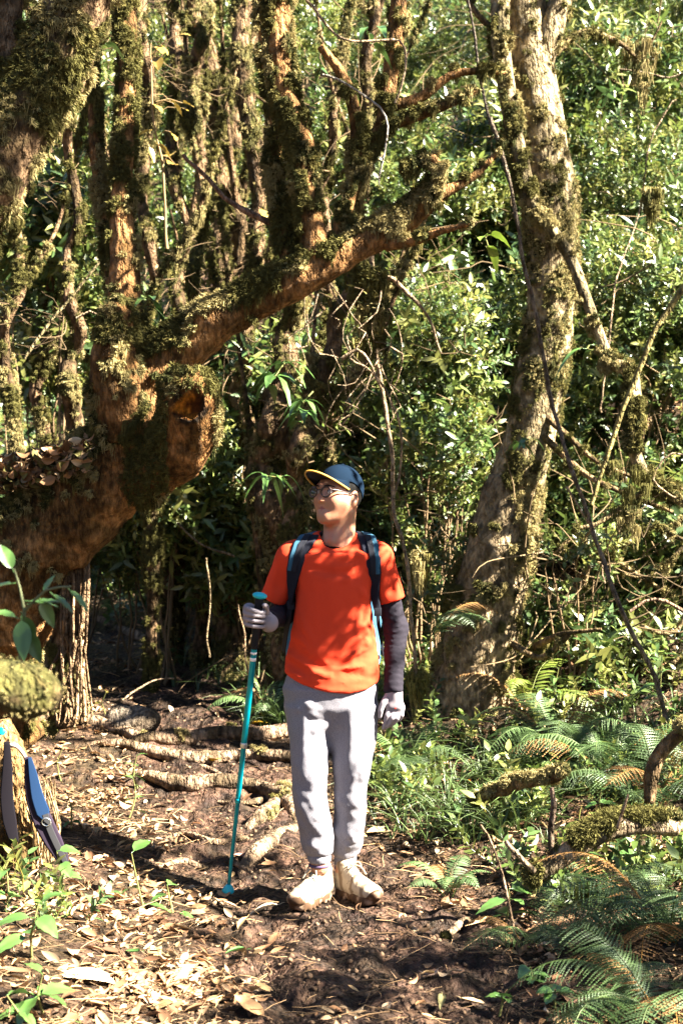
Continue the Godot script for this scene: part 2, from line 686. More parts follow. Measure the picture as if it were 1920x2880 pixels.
func make_plants() -> void:
	twig_small = leafy(0.16, 13, 0.055, 0.023, 0.9, 0.1)
	twig_long = leafy(0.20, 9, 0.115, 0.030, 0.85, 0.25)
	var g := Geo.new()
	for i in 6:
		var a := Vector3(rf(-0.1, 0.1), rf(0, 0.2), rf(-0.1, 0.1))
		var b := a + Vector3(rf(-0.25, 0.25), rf(0.1, 0.35), rf(-0.25, 0.25))
		var line := smooth_line([a, a.lerp(b, 0.3) + rdir() * 0.05, a.lerp(b, 0.65) + rdir() * 0.06, b], 0.03)
		var r := PackedFloat32Array()
		for k in line.size(): r.push_back(lerpf(0.0032, 0.001, k / (line.size() - 1.0)))
		g.tube(line, r, 4, Color.WHITE * rf(0.6, 1.2))
	twig_bare = g.mesh()
	for k in 4:
		g = Geo.new()
		var ln: float = [1.0, 1.0, 0.9, 1.1][k]
		var wd: float = [0.42, 0.5, 0.6, 0.34][k]
		var curl: float = [0.25, -0.35, 0.5, -0.15][k]
		var cup: float = [0.5, 0.25, -0.4, 0.8][k]
		var nx := 6
		for i in nx + 1:
			var t := i / float(nx)
			var w := wd * pow(sin(PI * clampf(pow(t, 0.8), 0.0, 1.0)), 0.75) * 0.5
			for j in 5:
				var s := j / 2.0 - 1.0
				var q := Vector3((t - 0.5) * ln, curl * (t - 0.5) * (t - 0.5) + cup * w * s * s + rf(-0.015, 0.015), w * s * (1.0 - 0.25 * absf(cup)))
				var tone := 0.85 if j == 2 else rf(0.92, 1.1)
				g.add(q, Color(tone, tone, tone))
		for i in nx:
			for j in 4:
				var a := i * 5 + j
				g.quad(a, a + 1, a + 6, a + 5)
		stem_into(g, [Vector3(-0.5 * ln, curl * 0.25, 0), Vector3(-0.62 * ln, curl * 0.3 + 0.02, 0.02), Vector3(-0.72 * ln, curl * 0.3, 0.05)], 0.012, 0.008, 3, 0.1)
		litter_meshes.append(g.mesh())
	frond_mesh = make_frond(34, true)
	frond_fine = make_frond(22, false)
	g = Geo.new()
	for i in 10:
		var a := rf(0, TAU)
		var out := Vector3(cos(a), 0, sin(a))
		var ln := rf(0.35, 1.0)
		var lean := rf(0.2, 0.95)
		var side := Vector3.UP.cross(out) * rf(0.006, 0.010)
		var t := rf(0.7, 1.3)
		var col := Color(t, t, t * 0.9)
		var last := []
		for k in 6:
			var f := k / 5.0
			var q := out * (0.03 + lean * f * ln * (0.5 + f * 0.7)) + Vector3.UP * ln * (f - lean * 0.85 * f * f)
			var w := side * (1.0 - pow(f, 2.0)) if k < 5 else Vector3.ZERO
			var now := [g.add(q - w, col), g.add(q + Vector3(0, -0.004, 0), col), g.add(q + w, col)]
			if k:
				g.quad(last[0], last[1], now[1], now[0]); g.quad(last[1], last[2], now[2], now[1])
			last = now
	grass_mesh = g.mesh()

# a fern frond along +z, length 1, arching down; pinnae lobed
func make_frond(n: int, twice: bool) -> ArrayMesh:
	var g := Geo.new()
	var line := PackedVector3Array(); var r := PackedFloat32Array()
	var where := func(t: float) -> Vector3: return Vector3(0, 0.62 * t - 0.62 * t * t * t, t * 0.88)
	for i in 12:
		line.push_back(where.call(i / 11.0)); r.push_back(lerpf(0.007, 0.002, i / 11.0))
	g.tube(line, r, 4, Color(0.9, 0.8, 0.5))
	for i in n:
		var t := 0.16 + 0.84 * i / n
		var ln := (0.23 if twice else 0.2) * pow(sin(PI * clampf(0.22 + 0.78 * (t - 0.16) / 0.84, 0, 1)), 0.8) * (1.0 if t < 0.95 else 0.6)
		var c: Vector3 = where.call(t)
		var fw: Vector3 = ((where.call(t + 0.02) as Vector3) - c).normalized()
		for s in [-1.0, 1.0]:
			if rng.randf() < 0.05: continue
			var d := (Vector3(s, -0.12 + rf(-0.12, 0.12), 0) + fw * rf(0.28, 0.5)).normalized()
			var up := fw.cross(Vector3(1, 0, 0)).normalized() * -1.0
			if up.y < 0: up = -up
			var tone := rf(0.85, 1.15)
			var col := Color(tone, tone, tone)
			if not twice:
				g.leaf(c, d, up, ln, 0.030 if n < 30 else 0.021, 0.25, 0.1, col)
				continue
			# a pinna cut into lobes that lean forward; they meet at the midrib and part at their tips
			ln *= rf(0.85, 1.1)
			var m := maxi(4, int(ln / 0.019))
			var sp := ln / m
			for k in m:
				var f := k / float(m)
				var b0 := c + d * ln * f - up * 0.35 * ln * ln * f * f * 4.0
				var f2 := (k + 1.0) / m
				var b1 := c + d * ln * f2 - up * 0.35 * ln * ln * f2 * f2 * 4.0
				var lobe := 0.0105 * (1.0 - f * 0.7)
				for e in [-1.0, 1.0]:
					var tip: Vector3 = b0.lerp(b1, 0.6) + fw * e * lobe + d * sp * 0.55 + up * 0.003
					var p0 := g.add(b0, col); var p1 := g.add(b1, col); var p2 := g.add(tip, col)
					if e > 0: g.tri(p0, p1, p2)
					else: g.tri(p1, p0, p2)
			continue
	return g.mesh()

func leaf_mat() -> StandardMaterial3D:
	var m := vmat("green_leaf", 0.38, 0.8)
	m.metallic_specular = 0.55
	return m

# twigs filled into an ellipsoid, thicker towards its skin
func fill_twigs(places: Array, tints: Array, c: Vector3, r: Vector3, n: int, lo: float, hi: float, greens: Array) -> void:
	for i in n:
		var v := rdir() * pow(rng.randf(), 0.45)
		if noise2.get_noise_3d((c.x + v.x * r.x) * 90, (c.y + v.y * r.y) * 90, (c.z + v.z * r.z) * 90) < -0.16: continue
		var p := c + v * r
		var gy := ground_smooth(p.x, -p.z)
		if p.y < gy + 0.02: continue
		var up := (v * 0.7 + Vector3(0, 0.55, 0) + rdir() * 0.8).normalized()
		var x := up.cross(rdir()).normalized()
		var k := rf(lo, hi)
		places.append(Transform3D(Basis(x, up, x.cross(up)).scaled(Vector3(k, k, k)), p))
		var t: Color = greens[rng.randi() % greens.size()] * rf(0.7, 1.3)
		t.a = 1.0
		tints.append(t)

const GREENS := [Color(0.080, 0.120, 0.026), Color(0.125, 0.160, 0.036), Color(0.052, 0.095, 0.028), Color(0.190, 0.200, 0.052)]

func shrub(label: String, group: String, c: Vector3, r: Vector3, n: int, lo: float, hi: float, long := false, bare := 30, name := "shrub") -> void:
	var foot := Vector3(c.x, ground_smooth(c.x, -c.z), c.z)
	var o := thing(name, label, "shrub", foot, group)
	var g := Geo.new()
	for i in 7:
		var q := c + rdir() * r * 0.75
		var b := foot + Vector3(rf(-0.2, 0.2) * r.x, -0.05, rf(-0.2, 0.2) * r.z)
		stem_into(g, [b, b.lerp(q, 0.5) + rdir() * 0.15 * r.x, q], 0.009, 0.003, 5, 0.08, 0.06, Color(0.16, 0.11, 0.06) * rf(0.7, 1.3))
	gpart("stems", g, vmat("twig_bark", 0.9), o)
	var pl := []; var tn := []
	fill_twigs(pl, tn, c, r, n, lo, hi, GREENS)
	scatter("foliage", twig_long if long else twig_small, leaf_mat(), o, pl, tn)
	if not long:
		pl = []; tn = []
		fill_twigs(pl, tn, c, r, n / 9, lo, hi, GREENS)
		scatter("foliage", twig_long, leaf_mat(), o, pl, tn)
	if bare > 0:
		pl = []; tn = []
		for i in bare:
			var v := rdir() * pow(rng.randf(), 0.4)
			pl.append(Transform3D(Basis.from_euler(Vector3(rf(-1.4, 1.4), rf(0, TAU), rf(-1.4, 1.4))) * rf(0.8, 1.8), c + v * r))
			tn.append(Color(0.17, 0.12, 0.065) * rf(0.4, 1.3))
		scatter("twigs", twig_bare, vmat("twig_bark", 0.9), o, pl, tn)

# ---------------------------------------------------------------- the mossy trees
const MOSS := [Color(0.090, 0.082, 0.024), Color(0.150, 0.128, 0.040), Color(0.046, 0.048, 0.015), Color(0.25, 0.205, 0.085)]

func bark_mat() -> StandardMaterial3D:
	if mats.has("bark"): return mats["bark"]
	var m := vmat("bark", 0.9)
	grained(m, noise_tex(0.02, 5, 0.5, 1.0, 8), noise_tex(0.02, 5, 0.0, 1.0, 9), Vector3(2.6, 1.1, 2.6), 2.6)
	return m

func px_line(a: Array, d := 0.0) -> Array:
	var out := []
	for k in a: out.append(at(k[0], k[1], k[2] if k.size() > 2 else d))
	return out

func limb_part(called: String, parent: Node, knots: Array, rad: Array, bark: Color, moss: Color, cover: float, lift: float, tufts: int, tints: Array, size := 0.03, beard := 0.05, step := 0.035, knob := 0.14) -> MeshInstance3D:
	var g := Geo.new()
	var spots := []
	limb(g, knots, rad, bark, moss, cover, lift, step, knob, spots)
	var o := gpart(called, g, bark_mat(), parent)
	moss_on("moss", o, spots, int(tufts * 1.9), size * 0.38, size * 0.85, tints, beard * 0.6)
	return o

func build_left_tree() -> void:
	var t := thing("mossy_tree", "big crooked mossy tree with orange bark and a sawn stub, reaching over the path", "tree", at(10, 2030, 6.9))
	var bark := Color(0.36, 0.185, 0.070)
	var mo := Color(0.085, 0.078, 0.025)
	limb_part("trunk", t, px_line([[-60, 2080, 6.95], [-70, 1850, 6.8], [20, 1640, 6.65], [140, 1500, 6.6], [270, 1370, 6.55], [370, 1250, 6.5], [430, 1120, 6.5], [480, 1015, 6.48], [565, 935, 6.45], [680, 866, 6.42], [810, 800, 6.4], [930, 742, 6.4], [1060, 664, 6.4], [1150, 605, 6.4], [1225, 545, 6.4]]),
		[0.34, 0.31, 0.26, 0.22, 0.185, 0.16, 0.138, 0.118, 0.105, 0.098, 0.094, 0.09, 0.08, 0.072, 0.05], bark, mo, 0.5, 0.8, 11000, MOSS, 0.036, 0.3, 0.024, 0.42)
	# sawn stub: a thick knob that hangs in front of the trunk, mossy on top, rotten orange wood in its end
	var stub_knots := px_line([[395, 1330, 6.5], [455, 1300, 6.4], [505, 1255, 6.3], [530, 1190, 6.22], [535, 1125, 6.16], [536, 1070, 6.14], [537, 1046, 6.14]])
	var g := Geo.new(); var spots := []
	limb(g, stub_knots, [0.13, 0.13, 0.135, 0.132, 0.122, 0.112, 0.075], Color(0.34, 0.165, 0.058), mo, 0.36, 0.9, 0.016, 0.34, spots)
	var cap_spots := []
	for q in g.v.size():
		var p := g.v[q]
		var py := 1440.0 - (p.y - EYE.y) / -p.z * LENS
		var px := 960.0 + p.x / -p.z * LENS
		var far := Vector2(px - 533.0, py - 1142.0).length()
		if far > 56.0 and (py < 1118.0 + 26.0 * noise.get_noise_2d(px * 3.0, py) or absf(px - 535.0) > 66.0): cap_spots.append([p, Vector3(0, 0.6, 0.6), 1.0])
	spots = cap_spots
	# the rotten hole in its end, hollowed out
	for q in g.v.size():
		var p := g.v[q]
		if p.z < at(0, 0, 6.2).z: continue
		var py := 1440.0 - (p.y - EYE.y) / -p.z * LENS
		var px := 960.0 + p.x / -p.z * LENS
		var far := Vector2(px - 533.0, (py - 1142.0) * 1.1).length() * (1.0 + 0.35 * noise.get_noise_2d(px * 4.0, py * 4.0))
		if far < 50.0:
			g.v[q] -= Vector3(0, 0, 0.055) * (1.0 - smoothstep(24.0, 46.0, far))
			var rot := Color(0.10, 0.035, 0.01).lerp(Color(0.55, 0.20, 0.02), smoothstep(-0.05, 0.2, noise2.get_noise_2d(px * 12.0, py * 12.0)))
			g.c[q] = rot if far < 40.0 else Color(0.04, 0.024, 0.012)
	var st := gpart("stub", g, bark_mat(), t)
	moss_on("moss", st, spots, 3600, 0.012, 0.03, MOSS, 0.06)
	limb_part("stem", t, px_line([[405, 1225, 6.55], [390, 1090, 6.55], [365, 950, 6.6], [352, 780, 6.65], [342, 600, 6.7], [352, 400, 6.75], [358, 200, 6.8], [356, -70, 6.85]]), [0.12, 0.10, 0.08, 0.068, 0.060, 0.055, 0.052, 0.05], bark, mo, 0.6, 0.0, 4200, MOSS, 0.026, 0.35, 0.03, 0.4)
	limb_part("stem", t, px_line([[400, 1000, 6.7], [330, 830, 6.75], [300, 650, 6.8], [268, 420, 6.85], [262, 200, 6.9], [245, -60, 6.9]]), [0.05, 0.042, 0.036, 0.032, 0.03, 0.028], bark, mo, 0.62, 0.0, 2400, MOSS, 0.026, 0.4, 0.03, 0.5)
	limb_part("stem", t, px_line([[890, 770, 6.4], [882, 650, 6.4], [862, 550, 6.42], [845, 400, 6.45], [798, 245, 6.5], [785, 110, 6.5], [778, -60, 6.5]]), [0.08, 0.062, 0.058, 0.062, 0.066, 0.064, 0.062], bark, mo, 0.56, 0.0, 4200, MOSS, 0.026, 0.3, 0.03, 0.4)
	limb_part("stem", t, px_line([[950, 740, 6.42], [968, 600, 6.45], [1015, 465, 6.5], [1075, 330, 6.5], [1098, 180, 6.52], [1128, -60, 6.55]]), [0.055, 0.045, 0.044, 0.046, 0.042, 0.036], bark, mo, 0.58, 0.0, 2600, MOSS, 0.026, 0.4, 0.03, 0.45)
	limb_part("stem", t, px_line([[820, 800, 6.5], [800, 640, 6.55], [770, 480, 6.6], [775, 330, 6.65], [740, 120, 6.7], [750, -60, 6.7]]), [0.045, 0.042, 0.036, 0.034, 0.03, 0.03], bark, mo, 0.6, 0.0, 1800, MOSS, 0.034, 0.4, 0.03, 0.5)
	limb_part("branch", t, px_line([[1010, 470, 6.5], [1000, 330, 6.48], [960, 210, 6.45], [900, 130, 6.4]]), [0.045, 0.036, 0.028, 0.02], bark, mo, 0.5, 0.0, 700, MOSS, 0.028, 0.3)
	limb_part("branch", t, px_line([[1090, 300, 6.5], [1180, 275, 6.5], [1260, 215, 6.5], [1330, 200, 6.5], [1420, 205, 6.52]]), [0.03, 0.026, 0.02, 0.016, 0.01], bark, mo, 0.45, 0.2, 500, MOSS, 0.03, 0.35)
	limb_part("branch", t, px_line([[1100, 350, 6.48], [1190, 320, 6.45], [1270, 290, 6.45], [1340, 255, 6.45]]), [0.03, 0.024, 0.018, 0.01], bark, mo, 0.5, 0.2, 450, MOSS, 0.03, 0.35)
	limb_part("branch", t, px_line([[1150, 610, 6.4], [1210, 560, 6.36], [1230, 500, 6.34], [1215, 450, 6.32], [1140, 470, 6.3]]), [0.05, 0.04, 0.034, 0.028, 0.012], bark, mo, 0.45, 0.2, 900, MOSS, 0.034, 0.4)
	limb_part("branch", t, px_line([[1210, 555, 6.4], [1290, 520, 6.42], [1350, 480, 6.45], [1420, 400, 6.5]]), [0.036, 0.024, 0.016, 0.007], bark, mo, 0.4, 0.1, 300, MOSS, 0.028, 0.2)
	limb_part("branch", t, px_line([[1085, 690, 6.38], [1160, 680, 6.3], [1240, 650, 6.2], [1320, 630, 6.15]]), [0.03, 0.02, 0.016, 0.01], bark, mo, 0.35, 0.1, 250, MOSS, 0.028, 0.2)
	# moss beards under the limb, roots hanging to the ground
	g = Geo.new()
	for i in 34:
		var x := rf(165, 250)
		var y0 := 1690.0 - (x - 165) * 1.2
		var x1 := x + rf(-35, 25) - 12
		stem_into(g, px_line([[x, y0 - 40, 6.55], [x + rf(-12, 12), lerpf(y0, 2010, 0.35), rf(6.45, 6.6)], [x1, lerpf(y0, 2010, 0.7), rf(6.45, 6.65)], [x1 + rf(-15, 15), 2025 + rf(-10, 20), rf(6.4, 6.7)]]), rf(0.004, 0.012), rf(0.003, 0.009), 5, 0.06, 0.03, Color(0.34, 0.22, 0.12) * rf(0.5, 1.25))
	gpart("hanging_roots", g, bark_mat(), t)
	limb_part("root", t, px_line([[225, 1500, 6.6], [205, 1640, 6.62], [182, 1800, 6.6], [178, 1920, 6.6], [200, 2040, 6.6]]), [0.07, 0.05, 0.055, 0.06, 0.09], Color(0.30, 0.18, 0.095), Color(0.16, 0.13, 0.04), 0.45, 0.0, 1400, MOSS, 0.03, 0.3, 0.025, 0.3)
	limb_part("broken_stem", t, px_line([[350, 1230, 6.42], [335, 1120, 6.38], [322, 1010, 6.36], [330, 930, 6.36], [336, 870, 6.36], [345, 845, 6.36]]), [0.11, 0.10, 0.085, 0.07, 0.06, 0.02], bark, mo, 0.55, 0.2, 1500, MOSS, 0.034, 0.25, 0.02, 0.5)
	# the lip of mossy litter on the trunk's upper side
	var pl := []; var tn := []
	for i in 650:
		var f := rng.randf()
		var p := at(lerpf(-20, 260, f), lerpf(1330, 1262, f) + rf(-35, 60), lerpf(6.5, 6.4, f) + rf(-0.15, 0.1))
		var k := rf(0.03, 0.085)
		pl.append(Transform3D(Basis.from_euler(Vector3(rf(-1.3, 1.3), rf(0, TAU), rf(-1.3, 1.3))).scaled(Vector3(k, k, k)), p))
		tn.append([Color(0.30, 0.17, 0.085), Color(0.16, 0.085, 0.04), Color(0.40, 0.28, 0.16), Color(0.10, 0.09, 0.03)][i % 4] * rf(0.35, 1.3))
	scatter("caught_leaves", litter_meshes[2], vmat("dry_leaf", 0.7, 0.35), t, pl, tn)

	# the thick trunk across the upper left corner, nearer the camera
	var t2 := thing("mossy_tree", "thick mossy trunk leaning across the upper left corner", "tree", Vector3(-1.9, ground(-1.9, 5.1), -5.1))
	limb_part("trunk", t2, [Vector3(-1.9, ground(-1.9, 5.1) - 0.1, -5.1), Vector3(-1.75, 1.4, -5.1), at(-160, 760, 5.15), at(-40, 520, 5.2), at(70, 330, 5.25), at(170, 130, 5.3), at(270, -90, 5.35), at(420, -420, 5.4)], [0.2, 0.17, 0.135, 0.125, 0.115, 0.108, 0.1, 0.09], Color(0.24, 0.15, 0.08), mo, 0.66, 0.2, 6500, MOSS, 0.036, 0.12, 0.032, 0.2)
	limb_part("stem", t2, px_line([[-60, 560, 5.3], [-5, 300, 5.4], [22, 100, 5.45], [40, -100, 5.5]]), [0.06, 0.05, 0.045, 0.042], Color(0.24, 0.15, 0.08), mo, 0.55, 0.0, 1400, MOSS, 0.034, 0.15)
	limb_part("stem", t2, px_line([[70, 420, 5.4], [140, 330, 5.6], [220, 240, 5.8], [260, 130, 5.9]]), [0.045, 0.035, 0.03, 0.02], Color(0.24, 0.15, 0.08), mo, 0.55, 0.0, 700, MOSS, 0.032, 0.3)
	crown(t2, [[Vector3(-2.2, 4.6, -5.0), Vector3(0.9, 0.7, 0.9), 260]])

func crown(t: Node, blobs: Array) -> void:
	var pl := []; var tn := []
	for b in blobs: fill_twigs(pl, tn, b[0], b[1], b[2], 0.9, 1.6, GREENS)
	scatter("crown", twig_small, leaf_mat(), t, pl, tn)

func build_right_tree() -> void:
	var foot := at(1300, 2100, 8.0)
	var t := thing("mossy_tree", "tall leaning tree with tan bark and shaggy moss right of the hiker", "tree", foot)
	var bark := Color(0.42, 0.32, 0.175)
	stained = 0.5
	var mo := Color(0.085, 0.078, 0.025)
	limb_part("trunk", t, px_line([[1285, 2150], [1300, 2060], [1330, 1900], [1372, 1714], [1420, 1530], [1460, 1347], [1502, 1180], [1527, 1040], [1549, 857], [1551, 612], [1518, 367], [1477, 150], [1462, -70], [1470, -500], [1440, -1100]], 8.0),
		[0.27, 0.235, 0.205, 0.19, 0.175, 0.155, 0.146, 0.146, 0.138, 0.146, 0.138, 0.137, 0.142, 0.12, 0.08], bark, mo, 0.56, 0.0, 9500, MOSS, 0.022, 0.06, 0.024, 0.16)
	# the shaggy coat of the lower trunk
	var g := Geo.new(); var spots := []
	limb(g, px_line([[1288, 2140], [1305, 2040], [1330, 1900], [1368, 1714], [1412, 1530], [1450, 1347]], 7.99), [0.285, 0.248, 0.215, 0.197, 0.178, 0.14], Color(0.38, 0.28, 0.16), mo, 0.52, 0.0, 0.026, 0.22, spots)
	var coat := gpart("moss_coat", g, bark_mat(), t)
	moss_on("moss", coat, spots, 11000, 0.012, 0.030, MOSS, 0.12)
	stained = 0.85
	limb_part("fork", t, px_line([[1500, 200, 8.0], [1545, 90, 7.95], [1575, 0, 7.95], [1600, -120, 7.9], [1660, -500, 7.9]]), [0.09, 0.075, 0.066, 0.06, 0.04], bark, mo, 0.5, 0.0, 700, MOSS, 0.03, 0.1)
	limb_part("stem", t, px_line([[1405, -80, 7.85], [1408, 120, 7.82], [1432, 300, 7.8], [1462, 450, 7.78], [1488, 560, 7.78], [1545, 640, 7.76], [1600, 720, 7.75], [1640, 820, 7.7], [1680, 930, 7.65], [1712, 1010, 7.6]]), [0.055, 0.055, 0.05, 0.046, 0.045, 0.04, 0.036, 0.034, 0.032, 0.026], bark, mo, 0.55, 0.0, 1500, MOSS, 0.03, 0.15)
	limb_part("stem", t, px_line([[1700, 1015, 7.6], [1770, 1050, 7.55], [1782, 1150, 7.5], [1785, 1280, 7.5], [1840, 1360, 7.45], [1960, 1440, 7.4]]), [0.035, 0.04, 0.038, 0.034, 0.028, 0.022], bark, mo, 0.6, 0.0, 1300, MOSS, 0.034, 0.35)
	for b in [[[1470, 120, 7.95], [1360, 60, 7.9], [1290, -40, 7.9]], [[1560, 150, 8.0], [1640, 90, 8.1], [1740, 120, 8.2], [1800, 160, 8.3], [1860, 60, 8.3]], [[1500, 1820, 7.85], [1560, 1790, 7.7], [1600, 1780, 7.6], [1690, 1770, 7.5]], [[1440, 1810, 7.8], [1520, 1850, 7.7], [1600, 1785, 7.6]], [[1520, 1220, 7.9], [1640, 1330, 7.7], [1760, 1390, 7.6], [1890, 1440, 7.5]], [[1530, 1170, 7.9], [1600, 1230, 7.8], [1680, 1300, 7.7], [1800, 1350, 7.6]]]:
		limb_part("branch", t, px_line(b), [0.022, 0.018, 0.014, 0.010, 0.006].slice(0, b.size()), Color(0.30, 0.2, 0.1), Color(0.12, 0.10, 0.03), 0.45, 0.0, 160, MOSS, 0.024, 0.3)
	crown(t, [[Vector3(0.9, 6.9, -7.9), Vector3(0.6, 0.4, 0.6), 70], [Vector3(1.7, 6.6, -7.9), Vector3(0.6, 0.4, 0.6), 60]])

var stem_labels := {}

func thin_tree(label: String, knots: Array, r0: float, r1: float, tufts: int, tints: Array, cover := 0.58, bark := Color(0.24, 0.15, 0.08), top := true) -> void:
	var foot: Vector3 = knots[0]
	var t := thing("mossy_tree", label, "tree", Vector3(foot.x, ground_smooth(foot.x, -foot.z), foot.z), "thin mossy trees behind the path")
	var rad := []
	for i in knots.size(): rad.append(lerpf(r0, r1, i / (knots.size() - 1.0)))
	limb_part("trunk", t, knots, rad, bark, Color(0.085, 0.078, 0.025), cover, 0.0, tufts, tints, 0.028, 0.5, 0.03, 0.7)
	var pl := []; var tn := []
	for i in 7:
		var b: Vector3 = knots[1 + rng.randi() % (knots.size() - 1)]
		pl.append(Transform3D(Basis.from_euler(Vector3(rf(-2.2, 2.2), rf(0, TAU), rf(-1.4, 1.4))) * rf(0.6, 1.5), b + Vector3(0, rf(-0.2, 0.2), 0)))
		tn.append(Color(0.16, 0.11, 0.06) * rf(0.4, 1.2))
	scatter("twigs", twig_bare, vmat("twig_bark", 0.9), t, pl, tn)
	var n := 3 + rng.randi() % 2
	for i in n:
		var k := 1 + rng.randi() % (knots.size() - 2)
		var a: Vector3 = knots[k]
		var d := Vector3(rf(-1, 1), rf(0.6, 1.4), rf(-0.4, 0.4)).normalized()
		var ln := rf(0.6, 1.5)
		limb_part("branch", t, [a, a + d * ln * 0.4 + Vector3(d.x, 0, 0) * 0.1, a + d * ln * 0.75 + Vector3(0, 0.15, 0), a + d * ln + Vector3(0, 0.35, 0)], [r1 * 0.6, r1 * 0.5, r1 * 0.35, r1 * 0.2], bark, Color(0.085, 0.078, 0.025), cover, 0.0, tufts / 6, tints, 0.034, 0.4, 0.05, 0.2)

func build_thin_trees() -> void:
	# [label, points on the photograph, distance, radius below, radius above, kind of moss]
	var list := [
		["dark mossy trunk behind the hiker's pole, thickest of those in the shade", [[815, 2010], [800, 1850], [790, 1650], [765, 1420], [770, 1200], [800, 1000], [830, 860], [850, 600]], 9.0, 0.17, 0.08, MOSS],
		["sunlit mossy trunk just left of the hiker's cap", [[810, 1950], [830, 1700], [815, 1500], [830, 1350], [880, 1180], [930, 980], [990, 800], [1010, 500]], 8.4, 0.09, 0.05, MOSS],
		["dark leaning trunk below the mossy limb, left of the drooping leaves", [[655, 1720], [672, 1500], [690, 1300], [670, 1100], [690, 950], [720, 700], [700, 350], [690, -60]], 9.6, 0.10, 0.06, MOSS],
		["slim dark trunk under the sawn stub", [[640, 1700], [620, 1450], [650, 1200], [640, 1000], [610, 700], [600, 300], [590, -60]], 11.0, 0.06, 0.05, MOSS],
		["shaggy sunlit stem rising beside the yellow leaves", [[480, 1700], [520, 1100], [500, 850], [530, 640], [480, 420], [505, 200], [460, -60]], 10.2, 0.075, 0.05, MOSS],
		["mossy stem with hanging strands in front of the yellow leaves", [[560, 1700], [590, 1100], [540, 800], [575, 560], [530, 320], [560, 120], [530, -60]], 9.8, 0.06, 0.045, MOSS],
		["forked mossy stem between the yellow leaves and the dark upright stem", [[640, 1700], [640, 1000], [680, 700], [635, 480], [640, 300], [580, 120], [560, -60]], 11.0, 0.08, 0.06, MOSS],
		["bent mossy stem against the bright blue gap in the leaves", [[690, 1700], [630, 900], [645, 660], [705, 450], [675, 250], [735, 60], [730, -60]], 11.6, 0.06, 0.045, MOSS],
		["thin lichen-grey stem at the far left edge", [[20, 1900], [40, 1400], [15, 1000], [65, 800], [40, 600], [95, 400], [110, 100]], 8.6, 0.045, 0.03, MOSS],
		["crooked mossy sapling hanging with moss above the sunlit log on the left", [[190, 1800], [225, 1300], [195, 1080], [225, 930], [190, 780], [225, 620], [190, 420], [225, 200], [205, 40]], 8.2, 0.05, 0.03, MOSS],
		["mossy sapling left of the leaning trunk, half hidden", [[120, 1800], [140, 1350], [100, 1100], [165, 950], [145, 780], [190, 620]], 9.4, 0.045, 0.02, MOSS],
		["straight pale stem close behind the double stems at upper left", [[420, 1700], [410, 1050], [430, 800], [400, 550], [425, 250], [400, -60]], 9.0, 0.05, 0.04, MOSS],
		["thin golden mossy stem right of the tall dark stem", [[930, 1500], [940, 900], [915, 640], [935, 420], [965, 200], [1010, -60]], 9.6, 0.045, 0.03, MOSS],
		["golden mossy stem leaning towards the top centre", [[1000, 1500], [995, 800], [1025, 560], [1045, 380], [1025, 150], [1060, -60]], 10.4, 0.055, 0.035, MOSS],
		["slender pole-like stem in the gap above the limb", [[740, 1600], [755, 800], [740, 560], [765, 300], [815, 20], [830, -60]], 12.5, 0.045, 0.03, MOSS],
	]
	for e in list:
		var k := []
		for i in e[1].size():
			var q = e[1][i]
			k.append(at(q[0] + rf(-6, 6), q[1], e[2] + rf(-0.1, 0.1)))
			if i + 1 < e[1].size():
				var q2 = e[1][i + 1]
				k.append(at((q[0] + q2[0]) * 0.5 + rf(-22, 22), (q[1] + q2[1]) * 0.5, e[2] + rf(-0.12, 0.12)))
		var foot: Vector3 = k[0]
		foot.y = ground_smooth(foot.x, -foot.z) - 0.05
		k[0] = foot
		thin_tree(e[0], k, e[3] * 0.85, e[4] * 0.8, 2600 if e[2] < 9.5 else 1700, e[5])

